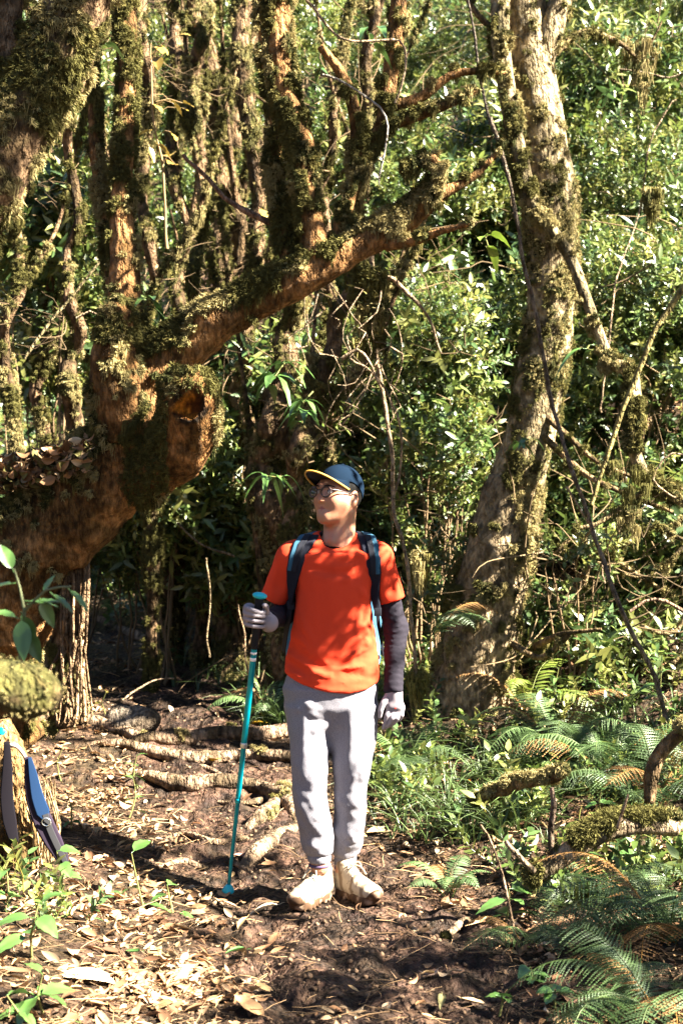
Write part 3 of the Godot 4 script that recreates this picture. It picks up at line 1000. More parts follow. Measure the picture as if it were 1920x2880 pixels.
# ---------------------------------------------------------------- undergrowth behind
func build_back() -> void:
	var G := "shrubs on the slope behind the path"
	var list := [
		["dense bright green shrub right of the leaning tree at mid height", 1760, 1000, 9.8, Vector3(0.95, 0.85, 0.8), 2400, false],
		["sunlit yellow-green shrub at the right edge below the top", 1800, 640, 11.0, Vector3(1.1, 0.8, 0.9), 2300, false],
		["dark shrub in shade low behind the leaning tree's right side", 1740, 1400, 9.8, Vector3(0.9, 0.6, 0.7), 1500, false],
		["leafy green shrub directly behind the leaning tree", 1480, 850, 11.0, Vector3(0.9, 0.8, 0.8), 1700, false],
		["twiggy dark green shrub between the hiker's head and the leaning tree", 1220, 1130, 10.0, Vector3(0.75, 0.8, 0.7), 1600, false],
		["shaded twiggy shrub behind the hiker's left shoulder", 1180, 1520, 9.8, Vector3(0.7, 0.55, 0.6), 1000, false],
		["green shrub beyond the broken branch tip", 1180, 700, 11.0, Vector3(0.9, 0.7, 0.8), 1700, false],
		["bright shrub with long leaves left of the leaning tree's upper trunk", 1330, 470, 11.5, Vector3(0.9, 0.7, 0.8), 900, true],
		["long-leaved shrub right of the leaning tree's upper trunk", 1700, 300, 11.5, Vector3(0.9, 0.6, 0.7), 800, true],
		["blue-green shrub in the top right corner", 1830, 120, 13.5, Vector3(1.3, 0.9, 1.0), 1800, false],
		["green shrub high up beside the tree fork", 1620, 60, 14.5, Vector3(1.2, 0.9, 1.0), 1600, false],
		["pale leafy shrub at the top centre beyond the stems", 1230, 120, 17.0, Vector3(1.3, 0.9, 1.0), 1800, false],
		["far green shrub behind the yellow leaves", 560, 250, 13.0, Vector3(0.8, 0.7, 0.6), 1100, false],
		["far pale shrub below the yellow leaves between the stems", 620, 640, 12.5, Vector3(0.8, 0.5, 0.6), 900, false],
		["bright far shrub in the gap at the top left of centre", 720, 60, 13.5, Vector3(0.8, 0.6, 0.6), 800, false],
		["bright shrub in the gap right of the tall dark stem", 930, 480, 12.5, Vector3(0.5, 0.6, 0.5), 600, false],
		["far shrub with small bright leaves above the crooked limb", 850, 350, 17.5, Vector3(1.2, 1.1, 1.0), 1500, false],
		["shrub with glossy leaves under the upper left trunk", 110, 640, 9.2, Vector3(0.5, 0.32, 0.5), 420, true],
		["shrub seen through the stems at the upper left", 180, 330, 12.0, Vector3(0.9, 0.8, 0.8), 1100, false],
		["dark teal shrub behind the hanging moss on the left", 220, 960, 10.0, Vector3(0.6, 0.5, 0.6), 600, true],
		["thick dark undergrowth filling the hollow left of the path", 470, 1330, 9.4, Vector3(0.45, 0.5, 0.5), 1000, false],
		["dark leafy wall behind the pole and the shaded trunk", 620, 1330, 10.2, Vector3(0.55, 0.7, 0.5), 1300, false],
		["dark bush behind the drooping leaves", 760, 1180, 10.0, Vector3(0.5, 0.6, 0.5), 900, true],
		["dark leafy undergrowth below the crooked limb", 560, 1130, 11.5, Vector3(1.0, 0.7, 0.8), 1100, false],
		["deep shaded shrub left of the dark path", 370, 1480, 9.8, Vector3(0.42, 0.42, 0.5), 700, false],
		["shaded fine-leaved shrub at the end of the dark path", 560, 1480, 11.0, Vector3(0.8, 0.55, 0.6), 1200, false],
		["small shaded shrub right of the dark path", 690, 1560, 9.6, Vector3(0.35, 0.35, 0.4), 320, true],
		["shaded shrub under the branches at the far right", 1890, 1650, 8.6, Vector3(0.5, 0.6, 0.5), 500, true],
		["leafy shrub behind the hiker's left sleeve", 1230, 1360, 8.6, Vector3(0.36, 0.42, 0.3), 330, false],
		["leafy bush between the hanging tangle and the leaning tree", 1180, 1050, 8.9, Vector3(0.45, 0.5, 0.4), 480, false],
		["low leafy bush on the right bank behind the ferns", 1780, 1900, 8.2, Vector3(0.6, 0.35, 0.4), 420, true],
		["leafy bush right of the leaning tree's foot", 1600, 1850, 8.6, Vector3(0.4, 0.4, 0.3), 330, false],
		["sprig of yellow-green leaves left of the leaning tree's base", 1250, 1640, 8.2, Vector3(0.2, 0.3, 0.2), 45, false],
		["green shrub beyond the right edge at mid height", 2180, 1000, 10.0, Vector3(0.9, 0.9, 0.8), 1300, false],
		["green shrub beyond the right edge near the top", 2200, 420, 12.0, Vector3(1.1, 0.9, 0.9), 1400, false],
		["low green shrub beyond the right edge", 2230, 1560, 8.8, Vector3(0.7, 0.6, 0.6), 800, false],
		["leafy sprig on the right of the leaning tree above the ferns", 1620, 1620, 7.9, Vector3(0.25, 0.25, 0.2), 60, false],
	]
	for e in list:
		shrub(e[0], G, at(e[1], e[2], e[3]), e[4], int(e[5] * 1.5), 0.6, 1.1, e[6], 9)
	# the wooded slope beyond, too far to tell its bushes apart
	var pl := []; var tn := []
	for i in 26000:
		var d := 12.5 + 24.0 * pow(rng.randf(), 1.3)
		var x := rf(-1, 1) * (4.0 + d * 0.42)
		var h := ground_smooth(x, d)
		var lump := 0.5 + 1.6 * maxf(0.0, noise.get_noise_2d(x * 45, d * 45) + 0.25)
		if d < 15.0 and x < 0.2: lump *= 0.35
		var p := Vector3(x, h + lump * pow(rng.randf(), 0.5), -d)
		var up := Vector3(rf(-1, 1), rf(0.2, 1.2), rf(-0.3, 1.2)).normalized()
		var ax := up.cross(rdir()).normalized()
		var k := rf(1.0, 1.7) * (1.0 + (d - 12.0) * 0.05)
		pl.append(Transform3D(Basis(ax, up, ax.cross(up)).scaled(Vector3(k, k, k)), p))
		tn.append(GREENS[rng.randi() % 4] * rf(0.7, 1.35))
	for c in tn.size(): tn[c].a = 1.0
	var o := scatter("forest_foliage", twig_small, leaf_mat(), self, pl, tn)
	tag(o, "dense leafy undergrowth covering the far slope", "undergrowth", "", "stuff")
	# unseen trees added to break the sunlight; leaf clumps lie sunward of shaded spots
	var to_sun := SUN.normalized()
	for e in [["unseen slim broadleaf tree beside the path, added to shade the lower right", Vector3(5.3, 0, -3.3), [[Vector3(0.75, 0, -4.35), 5.6, Vector3(0.65, 0.4, 0.5), 190], [Vector3(1.35, 0.2, -4.9), 5.2, Vector3(0.4, 0.3, 0.4), 80], [Vector3(0.25, 0, -4.85), 5.6, Vector3(0.2, 0.15, 0.2), 16], [Vector3(-0.68, 1.2, -3.1), 3.6, Vector3(0.28, 0.3, 0.25), 110], [Vector3(-0.15, 1.20, -5.44), 2.4, Vector3(0.085, 0.08, 0.10), 34], [Vector3(-0.14, 1.04, -5.44), 2.5, Vector3(0.085, 0.10, 0.10), 36], [Vector3(0.0, 0.0, -4.4), 5.6, Vector3(0.4, 0.2, 0.25), 60], [Vector3(-0.35, 0.0, -4.95), 5.6, Vector3(0.2, 0.15, 0.12), 16], [Vector3(-0.55, 0.0, -6.1), 6.0, Vector3(0.3, 0.2, 0.2), 24]]],
			["unseen broadleaf tree beyond the path, added to shade the crooked limb", Vector3(3.4, 0, -6.6), [[Vector3(-0.5, 2.5, -6.4), 4.2, Vector3(0.6, 0.4, 0.5), 45], [Vector3(-1.4, 2.0, -6.55), 5.6, Vector3(0.6, 0.4, 0.5), 80], [Vector3(1.5, 0.4, -6.2), 4.6, Vector3(0.35, 0.25, 0.4), 36], [Vector3(-1.3, 2.8, -5.2), 5.0, Vector3(0.45, 0.4, 0.4), 110]]],
			["unseen tall broadleaf tree behind the thicket, added to shade the leaning trunk", Vector3(4.6, 0, -8.2), [[Vector3(1.15, 3.3, -8.0), 4.4, Vector3(0.4, 0.35, 0.4), 30]]]]:
		var foot: Vector3 = e[1]
		foot.y = ground_smooth(foot.x, -foot.z)
		var t := thing("added_shade_tree", e[0], "tree", foot, "added shade trees right of the path")
		var high := 0.0
		for b in e[2]: high = maxf(high, ((b[0] as Vector3) + to_sun * float(b[1])).y)
		var top := Vector3(foot.x, high, foot.z)
		limb_part("trunk", t, [foot - Vector3(0, 0.1, 0), foot.lerp(top, 0.4) + Vector3(0.15, 0, 0.1), top], [0.13, 0.10, 0.03], Color(0.2, 0.13, 0.08), Color(0.08, 0.08, 0.02), 0.4, 0.0, 300, MOSS, 0.03)
		var blobs := []
		for b in e[2]:
			var c: Vector3 = (b[0] as Vector3) + to_sun * float(b[1])
			blobs.append([c, b[2], b[3]])
			var a := foot.lerp(top, clampf((c.y - foot.y) / (top.y - foot.y) - 0.25, 0.3, 0.85))
			limb_part("branch", t, [a, a.lerp(c, 0.5) + Vector3(0, 0.15, 0), c], [0.035, 0.022, 0.010], Color(0.2, 0.13, 0.08), Color(0.08, 0.08, 0.02), 0.3, 0.0, 40, MOSS, 0.03)
		crown(t, blobs)

# ---------------------------------------------------------------- the hiker
const D := 5.55
var head_at: Transform3D
var torso_rows: Array
var hip_rows: Array
var leg_a: Array
var leg_b: Array
var folds: Array = []
var dents: Array = []
var leg_folds: Array = []
var leg_dents: Array = []
var sh_a: Vector3
var sh_b: Vector3
var el_a: Vector3
var el_b: Vector3
var wr_a: Vector3
var wr_b: Vector3
var hem := [[-1.0, 1888.0], [797.0, 1890.0], [850.0, 1914.0], [920.0, 1932.0], [980.0, 1938.0], [1030.0, 1930.0], [1066.0, 1914.0], [3000.0, 1905.0]]

func row(px: float, py: float, half_px: float, depth: float, d: float) -> Array:
	var c := at(px, py, d)
	return [c.y, c.x, c.z, half_px / LENS * d, depth]

func set_pose() -> void:
	torso_rows = [row(940, 1538, 118, 0.07, D + 0.02), row(940, 1560, 124, 0.095, D), row(940, 1620, 113, 0.112, D), row(940, 1660, 105, 0.116, D), row(936, 1700, 106, 0.114, D), row(936, 1750, 112, 0.112, D), row(937, 1795, 120, 0.112, D), row(935, 1850, 129, 0.116, D), row(932, 1890, 134, 0.120, D), row(931, 1950, 136, 0.125, D)]
	hip_rows = [row(931, 1880, 116, 0.088, D), row(930, 1912, 128, 0.100, D), row(929, 1935, 135, 0.114, D), row(931, 1985, 128, 0.110, D), row(932, 2025, 114, 0.085, D), row(930, 2062, 96, 0.055, D), row(929, 2085, 70, 0.03, D)]
	leg_a = [row(868, 1985, 62, 0.095, D), row(868, 2055, 59, 0.088, D - 0.02), row(870, 2082, 55, 0.084, D - 0.03), row(869, 2140, 52, 0.080, D - 0.05), row(871, 2227, 48, 0.072, D - 0.06), row(883, 2314, 48, 0.070, D - 0.05), row(890, 2365, 47, 0.066, D - 0.04), row(894, 2392, 42, 0.058, D - 0.04), row(896, 2402, 34, 0.048, D - 0.04)]
	leg_b = [row(996, 1985, 66, 0.097, D), row(995, 2059, 66, 0.092, D), row(990, 2140, 55, 0.080, D - 0.01), row(986, 2227, 46, 0.070, D), row(982, 2314, 46, 0.068, D + 0.03), row(978, 2365, 44, 0.064, D + 0.05), row(975, 2396, 39, 0.056, D + 0.06), row(972, 2408, 30, 0.046, D + 0.06)]
	sh_a = at(818, 1570, D); el_a = at(792, 1728, D + 0.09); wr_a = at(750, 1746, 5.40)
	sh_b = at(1064, 1570, D); el_b = at(1112, 1765, D + 0.03); wr_b = at(1106, 1942, D - 0.03)
	var fwd := Vector3(-sin(0.74), 0.13, cos(0.74)).normalized()
	var side := Vector3.UP.cross(fwd).normalized()
	head_at = Transform3D(Basis(side, fwd.cross(side), fwd), at(950, 1391, D + 0.01))

func creases(list: Array, p: Vector3) -> float:
	var d := 1.0
	for s in list:
		# s: a, b, radius, box centre, box reach
		if absf(p.x - s[3].x) < s[4] and absf(p.y - s[3].y) < s[4]:
			d = minf(d, cap(p, s[0], s[1], s[2], s[5]))
	return d

func add_dent(list: Array, f: Callable, pts: Array, r: float, deep: float) -> void:
	var q := []
	for t in pts: q.append(surface_at(f, t[0], t[1], 5.25, 5.75))
	for i in q.size() - 1:
		var a: Vector3 = q[i] + normal_of(f, q[i]) * (r - (0.0 if i == 0 else deep))
		var b: Vector3 = q[i + 1] + normal_of(f, q[i + 1]) * (r - (0.0 if i == q.size() - 2 and q.size() > 2 else deep))
		list.append([a, b, r, (a + b) * 0.5, a.distance_to(b) * 0.5 + r + 0.03, r])

func add_crease(list: Array, f: Callable, pts: Array, r: float, sink: float) -> void:
	# pts on the photograph; the ends fade into the cloth
	var q := []
	for t in pts: q.append(surface_at(f, t[0], t[1], 5.25, 5.75))
	for i in q.size() - 1:
		var n0 := normal_of(f, q[i]); var n1 := normal_of(f, q[i + 1])
		var r0 := r * (0.6 if i == 0 else 1.0)
		var r1 := r * (0.6 if i == q.size() - 2 else 1.0)
		var a: Vector3 = q[i] - n0 * (sink + (r - r0) * 0.9)
		var b: Vector3 = q[i + 1] - n1 * (sink + (r - r1) * 0.9)
		list.append([a, b, r0, (a + b) * 0.5, a.distance_to(b) * 0.5 + r + 0.03, r1])

func shirt_plain(p: Vector3) -> float:
	var d := loft(torso_rows, p)
	var neck := at(942, 1520, D + 0.03)
	d = smin(d, cap(p, neck + Vector3(-0.04, -0.01, 0), sh_a + Vector3(0.01, 0, 0), 0.055, 0.058), 0.05)
	d = smin(d, cap(p, neck + Vector3(0.04, -0.01, 0), sh_b - Vector3(0.01, 0, 0), 0.055, 0.056), 0.05)
	var ea := at(772, 1684, D + 0.05)
	var eb := at(1102, 1690, D + 0.01)
	var sa := cap(p, sh_a, ea + (ea - sh_a) * 0.3, 0.060, 0.056)
	var sb := cap(p, sh_b, eb + (eb - sh_b) * 0.3, 0.058, 0.052)
	sa = smax(sa, (p - ea).dot((ea - sh_a).normalized()), 0.006)
	sb = smax(sb, (p - eb).dot((eb - sh_b).normalized()), 0.006)
	d = smin(d, sa, 0.03)
	d = smin(d, sb, 0.03)
	return d

func shirt(p: Vector3) -> float:
	var d := shirt_plain(p)
	if absf(d) < 0.035:
		d = smin(d, creases(folds, p), 0.014)
		d = smax(d, -creases(dents, p), 0.020)
		var wrinkle := smoothstep(1.12, 0.9, p.y)
		d += noise.get_noise_3d(p.x * 500, p.y * 1300, p.z * 500) * (0.002 + 0.006 * wrinkle)
		d += noise2.get_noise_3d(p.x * 900, p.y * 500, p.z * 700) * 0.003
	# the neck hole and the hem
	var neck := at(942, 1512, D + 0.02)
	d = smax(d, -cap(p, neck + Vector3(0.005, -0.02, 0.012), neck + Vector3(0.0, 0.2, 0), 0.062, 0.075), 0.008)
	var hy := at(0, table(hem, 960.0 + p.x / D * LENS), D).y + (p.z + D) * -0.06
	return smax(d, hy - p.y, 0.012)

func trousers_plain(p: Vector3) -> float:
	var d := loft(hip_rows, p)
	d = smin(d, loft(leg_a, p), 0.035)
	d = smin(d, loft(leg_b, p), 0.035)
	return d

func trousers(p: Vector3) -> float:
	var d := trousers_plain(p)
	if absf(d) < 0.035:
		d = smin(d, creases(leg_folds, p), 0.020)
		d = smax(d, -creases(leg_dents, p), 0.022)
		var low := smoothstep(0.75, 0.15, p.y)
		d += noise.get_noise_3d(p.x * 700, p.y * 900 + p.x * 600, p.z * 700) * (0.002 + 0.007 * low)
		d += noise2.get_noise_3d(p.x * 500, p.y * 260, p.z * 500) * 0.004
	return d

func arm_sleeve(p: Vector3) -> float:
	var d := cap(p, sh_b, el_b, 0.049, 0.046)
	d = smin(d, cap(p, el_b, wr_b, 0.046, 0.037), 0.02)
	d = minf(d, smin(cap(p, sh_a, el_a, 0.051, 0.047), cap(p, el_a, wr_a, 0.046, 0.036), 0.02))
	if absf(d) < 0.02:
		d += sin(p.y * 300.0 + noise.get_noise_3d(p.x * 900, p.y * 300, p.z * 900) * 9.0) * 0.0016 + noise2.get_noise_3d(p.x * 900, p.y * 1500, p.z * 900) * 0.006
	return d

func head(p: Vector3) -> float:
	# p in the head's own axes: x his left, y up, z forward
	var q := Vector3(absf(p.x), p.y, p.z)
	var d := ell(p, Vector3(0, 0.026, -0.01), Vector3(0.073, 0.084, 0.092))
	d = smin(d, ell(p, Vector3(0, -0.032, 0.03), Vector3(0.064, 0.080, 0.056)), 0.035)
	d = smin(d, cap(q, Vector3(0.05, -0.068, -0.002), Vector3(0.008, -0.1, 0.062), 0.019, 0.022), 0.04)
	d = smin(d, cap(q, Vector3(0.036, -0.034, 0.052), Vector3(0.048, -0.036, 0.02), 0.025, 0.026), 0.03)
	d = smin(d, cap(q, Vector3(0.012, 0.022, 0.085), Vector3(0.05, 0.02, 0.062), 0.010, 0.010), 0.018)
	d = smax(d, -ell(q, Vector3(0.032, 0.0, 0.101), Vector3(0.021, 0.012, 0.019)), 0.012)
	d = smin(d, cap(p, Vector3(0, 0.006, 0.082), Vector3(0, -0.034, 0.0965), 0.007, 0.0110), 0.010)
	d = smin(d, cap(q, Vector3(0.0, -0.036, 0.090), Vector3(0.0135, -0.038, 0.083), 0.008, 0.0075), 0.006)
	d = smax(d, -cap(q, Vector3(0.0065, -0.047, 0.093), Vector3(0.007, -0.04, 0.091), 0.0042, 0.002), 0.003)
	d = smin(d, lips(p), 0.005)
	d = smax(d, -cap(q, Vector3(0, -0.0665, 0.0868), Vector3(0.024, -0.0665, 0.0765), 0.0022, 0.001), 0.003)
	# ears
	var e := ell(q, Vector3(0.079, -0.016, -0.012), Vector3(0.010, 0.033, 0.019))
	e = smax(e, -ell(q, Vector3(0.088, -0.010, -0.008), Vector3(0.008, 0.020, 0.010)), 0.006)
	d = smin(d, e, 0.008)
	d = smin(d, cap(p, Vector3(0, -0.045, -0.03), Vector3(0.005, -0.2, -0.03), 0.056, 0.060), 0.03)
	d = smin(d, cap(q, Vector3(0.058, -0.05, -0.028), Vector3(0.02, -0.185, 0.022), 0.008, 0.011), 0.03)
	return d

func lips(p: Vector3) -> float:
	var q := Vector3(absf(p.x), p.y, p.z)
	return minf(cap(q, Vector3(0.003, -0.062, 0.0800), Vector3(0.023, -0.066, 0.073), 0.0052, 0.003), cap(q, Vector3(0, -0.0715, 0.0785), Vector3(0.020, -0.067, 0.073), 0.0058, 0.003))

func fingers(p: Vector3, chains: Array, d: float) -> float:
	for c in chains:
		for i in c.size() - 1:
			d = minf(d, cap(p, c[i][0], c[i + 1][0], c[i][1], c[i + 1][1])) if i else smin(d, cap(p, c[0][0], c[1][0], c[0][1], c[1][1]), 0.008)
	return d

var grip_chains: Array
var grip_palm: Array
var hang_chains: Array
var hang_palm: Array
var pole_top: Vector3
var pole_tip: Vector3

func set_hands() -> void:
	pole_top = at(731, 1674, 5.345)
	pole_tip = at(641, 2513, 5.60)
	var ax := (pole_tip - pole_top).normalized()
	# the hand that holds the grip: four fingers laid round it one under the other, the thumb along its right side
	var base := pole_top + ax * 0.052
	for i in 4:
		var c := base + ax * (0.0212 * i)
		var r: float = [0.0090, 0.0092, 0.0089, 0.0082][i]
		var reach: float = [1.0, 1.06, 1.0, 0.88][i]
		var drop := ax * 0.008
		if i == 0: drop = ax * 0.016
		grip_chains.append([[c + Vector3(-0.046, 0.004, -0.022) * reach, r + 0.0015], [c + Vector3(-0.040, 0.002, 0.018) * reach, r + 0.001], [c + Vector3(-0.012, 0, 0.031) + drop * 0.5, r], [c + Vector3(0.020, 0, 0.020) + drop, r * 0.92], [c + Vector3(0.024, 0, 0.006) + drop, r * 0.85]])
	grip_chains.append([[base + ax * 0.05 + Vector3(0.020, 0, -0.034), 0.014], [base + ax * 0.018 + Vector3(0.030, 0, -0.018), 0.0125], [base - ax * 0.008 + Vector3(0.028, 0, 0.006), 0.011], [base - ax * 0.014 + Vector3(0.022, 0, 0.024), 0.0095]])
	grip_palm = [base + ax * 0.004 + Vector3(-0.036, 0, -0.026), base + ax * 0.054 + Vector3(-0.030, 0, -0.026), base + ax * 0.03 + Vector3(0.010, 0, -0.042)]
	# the hanging hand: back towards the camera, fingers curled down and inwards
	var k := func(x: float, y: float, d: float) -> Vector3: return at(x, y, d)
	var dd := D - 0.04
	hang_palm = [at(1107, 1940, D - 0.03), at(1118, 1985, dd), at(1098, 1985, dd), at(1126, 1990, dd)]
	hang_chains = [
		[[k.call(1096, 1988, dd), 0.0115], [k.call(1088, 2012, dd - 0.012), 0.0105], [k.call(1083, 2034, dd - 0.004), 0.0095], [k.call(1078, 2047, dd + 0.008), 0.008]],
		[[k.call(1107, 1994, dd), 0.0118], [k.call(1103, 2020, dd - 0.016), 0.0106], [k.call(1093, 2038, dd - 0.004), 0.0095], [k.call(1084, 2046, dd + 0.012), 0.008]],
		[[k.call(1118, 1996, dd), 0.0115], [k.call(1116, 2020, dd - 0.016), 0.0102], [k.call(1106, 2034, dd), 0.0092], [k.call(1096, 2040, dd + 0.018), 0.008]],
		[[k.call(1128, 1993, dd), 0.0105], [k.call(1129, 2011, dd - 0.012), 0.0095], [k.call(1121, 2024, dd + 0.002), 0.0085], [k.call(1112, 2028, dd + 0.018), 0.0075]],
		[[k.call(1090, 1958, dd), 0.014], [k.call(1077, 1978, dd - 0.012), 0.0118], [k.call(1070, 1998, dd - 0.014), 0.0105], [k.call(1068, 2016, dd - 0.006), 0.0085]],
	]

func glove_grip(p: Vector3) -> float:
	var d := cap(p, grip_palm[0], grip_palm[1], 0.019, 0.018)
	d = smin(d, cap(p, grip_palm[1], grip_palm[2], 0.018, 0.020), 0.02)
	d = smin(d, cap(p, grip_palm[0], grip_palm[2], 0.018, 0.020), 0.02)
	d = smin(d, cap(p, grip_palm[2], wr_a + (grip_palm[2] - wr_a) * 0.3, 0.024, 0.030), 0.02)
	d = smin(d, cap(p, wr_a + (grip_palm[2] - wr_a) * 0.3, wr_a - (grip_palm[2] - wr_a) * 0.4, 0.031, 0.036), 0.015)
	return fingers(p, grip_chains, d)

func glove_hang(p: Vector3) -> float:
	var d := cap(p, hang_palm[0] + Vector3(0, 0.025, 0), hang_palm[1], 0.032, 0.021)
	d = smin(d, cap(p, hang_palm[0], hang_palm[2], 0.024, 0.018), 0.02)
	d = smin(d, cap(p, hang_palm[2], hang_palm[3], 0.017, 0.016), 0.015)
	return fingers(p, hang_chains, d)

func build_person() -> void:
	set_pose()
	set_hands()
	var man := thing("person", "hiker in red t-shirt, grey joggers, navy cap and glasses on the path", "person", Vector3(-0.03, 0.0, -5.5))
	# creases read off the photograph
	var ft := func(p): return shirt_plain(p)
	for c in [[[868, 1588], [900, 1596], [960, 1604], [1005, 1590], [1030, 1572]], [[872, 1606], [920, 1622], [975, 1628], [1010, 1640]], [[935, 1560], [980, 1566], [1020, 1552]], [[1000, 1640], [1020, 1672], [1038, 1700]], [[1008, 1700], [1030, 1712], [1045, 1730]],
			[[815, 1808], [845, 1828], [880, 1855], [930, 1868]], [[806, 1850], [850, 1880], [910, 1896], [980, 1896], [1050, 1880]], [[925, 1850], [980, 1851], [1010, 1840], [1045, 1815]], [[930, 1885], [990, 1880], [1040, 1855]], [[800, 1872], [840, 1896], [900, 1914]], [[970, 1910], [1010, 1908], [1050, 1890]],
			[[845, 1720], [860, 1770], [885, 1820]], [[1010, 1760], [1030, 1775], [1052, 1772]], [[1000, 1800], [1030, 1808], [1055, 1800]], [[820, 1790], [850, 1800], [870, 1830]], [[775, 1600], [765, 1640], [760, 1680]], [[1098, 1600], [1112, 1640], [1116, 1680]], [[1080, 1580], [1086, 1620], [1082, 1660]]]:
		add_crease(folds, ft, c, 0.014, 0.005)
	for c in [[[880, 1600], [940, 1613], [1000, 1610]], [[820, 1822], [860, 1850], [920, 1882]], [[930, 1862], [990, 1866], [1045, 1836]], [[1004, 1585], [996, 1625]], [[812, 1862], [860, 1892]], [[950, 1898], [1010, 1893]], [[790, 1590], [785, 1650]], [[1090, 1590], [1096, 1660]]]:
		add_dent(dents, ft, c, 0.022, 0.005)
	var fl := func(p): return trousers_plain(p)
	for c in [[[838, 1975], [870, 1985], [905, 2005]], [[842, 1996], [880, 2008], [915, 2020]], [[852, 2030], [890, 2040], [922, 2030]], [[850, 2058], [885, 2052], [920, 2042]], [[873, 2172], [890, 2195], [905, 2222]], [[868, 2240], [885, 2265], [905, 2300]], [[872, 2290], [885, 2300], [908, 2306]], [[842, 2360], [880, 2378], [920, 2368]], [[835, 2230], [850, 2270], [872, 2310], [905, 2345]], [[918, 2110], [900, 2150], [884, 2200], [872, 2235]], [[1022, 2300], [1005, 2330], [985, 2350], [955, 2372]], [[1040, 2090], [1015, 2130], [995, 2180], [985, 2220]], [[905, 2360], [925, 2366], [934, 2352]],
			[[1012, 2120], [1025, 2150], [1030, 2170]], [[990, 2140], [1010, 2170], [1018, 2190]], [[975, 2240], [1000, 2262], [1028, 2272]], [[950, 2350], [980, 2378], [1010, 2380]], [[965, 2362], [990, 2366], [1018, 2350]], [[940, 2220], [955, 2250], [980, 2262]], [[985, 1995], [986, 2080], [984, 2180]], [[856, 2000], [857, 2080], [857, 2180]]]:
		add_crease(leg_folds, fl, c, 0.014, 0.006)
	# body: head and neck finely, what the clothes hide coarsely, in one mesh
	var g := Geo.new()
	var skin := Color(0.34, 0.165, 0.095)
	var lip := Color(0.22, 0.055, 0.05)
	var paint := func(p: Vector3) -> Color:
		var c := skin.lerp(lip, 1.0 - smoothstep(0.0005, 0.003, lips(p)))
		var cheek := smoothstep(0.035, 0.0, (Vector3(absf(p.x), p.y, p.z) - Vector3(0.045, -0.03, 0.07)).length())
		c = c.lerp(Color(0.36, 0.15, 0.09), cheek * 0.4)
		c *= 1.0 + noise.get_noise_3d(p.x * 3000, p.y * 3000, p.z * 3000) * 0.12
		return Color(c.r, c.g, c.b, 1.0)
	nets(g, head, Vector3(-0.1, -0.21, -0.12), Vector3(0.1, 0.125, 0.125), 0.0042, paint)
	for i in g.v.size(): g.v[i] = head_at * g.v[i]
	var inner := func(p: Vector3) -> float:
		var d := maxf(shirt_plain(p) + 0.02, at(0, 1950, D).y - p.y)
		d = smin(d, trousers_plain(p) + 0.034, 0.01)
		d = minf(d, cap(p, leg_at(leg_a, 7), at(899, 2440, D - 0.05), 0.034, 0.036))
		d = minf(d, cap(p, leg_at(leg_b, 6), at(966, 2450, D + 0.04), 0.034, 0.036))
		d = minf(d, minf(cap(p, sh_b, el_b, 0.042, 0.038), cap(p, el_b, wr_b, 0.038, 0.026)))
		return minf(d, minf(cap(p, sh_a, el_a, 0.042, 0.038), cap(p, el_a, wr_a, 0.038, 0.026)))
	var g2 := Geo.new()
	nets(g2, inner, Vector3(-0.36, 0.08, -5.72), Vector3(0.28, 1.44, -5.36), 0.014)
	for i in g2.v.size(): g.add(g2.v[i], skin)
	var shift := g.v.size() - g2.v.size()
	for i in g2.ix: g.ix.push_back(i + shift)
	var sk := vmat("skin", 0.42)
	sk.subsurf_scatter_enabled = true
	sk.subsurf_scatter_strength = 0.25
	gpart("body", g, sk, man)

	g = Geo.new()
	nets(g, shirt, Vector3(-0.35, 0.78, -5.72), Vector3(0.28, 1.48, -5.36), 0.0062)
	var cloth := mat("red_cloth", Color(0.55, 0.046, 0.017), 0.9)
	cloth.rim_enabled = true
	cloth.rim = 0.06
	cloth.rim_tint = 0.6
	var red := gpart("shirt", g, cloth, man)
	# collar rib and sleeve hems
	g = Geo.new()
	var ring := PackedVector3Array(); var rr := PackedFloat32Array()
	var nk := at(944, 1521, D + 0.02)
	for i in 33:
		var a := TAU * i / 32
		var q := nk + Vector3(cos(a) * 0.0665, -0.012 - sin(a) * 0.022 + cos(a) * 0.009, sin(a) * 0.066)
		q += (q - nk).normalized() * 0.004
		ring.push_back(q); rr.push_back(0.0075)
	g.tube(ring, rr, 8, Color.WHITE)
	gpart("collar", g, cloth, red)
	g = Geo.new()
	ring.clear(); rr.clear()
	for i in 33:
		var a := TAU * i / 32
		ring.push_back(nk + Vector3(cos(a) * 0.0635, -0.004 - sin(a) * 0.017 + cos(a) * 0.004, sin(a) * 0.061 - 0.004)); rr.push_back(0.005)
	g.tube(ring, rr, 6, Color.WHITE)
	gpart("undershirt", g, mat("black_cloth", Color(0.012, 0.011, 0.012), 0.85), man)

	g = Geo.new()
	nets(g, trousers, Vector3(-0.27, 0.12, -5.72), Vector3(0.19, 0.93, -5.36), 0.0062)
	var jog := mat("grey_cloth", Color(0.235, 0.228, 0.255), 0.9)
	jog.rim_enabled = true
	jog.rim = 0.05
	jog.albedo_texture = noise_tex(0.09, 3, 0.74, 1.0, 31)
	jog.uv1_triplanar = true
	jog.uv1_scale = Vector3(3, 9, 3)
	var tr := gpart("trousers", g, jog, man)
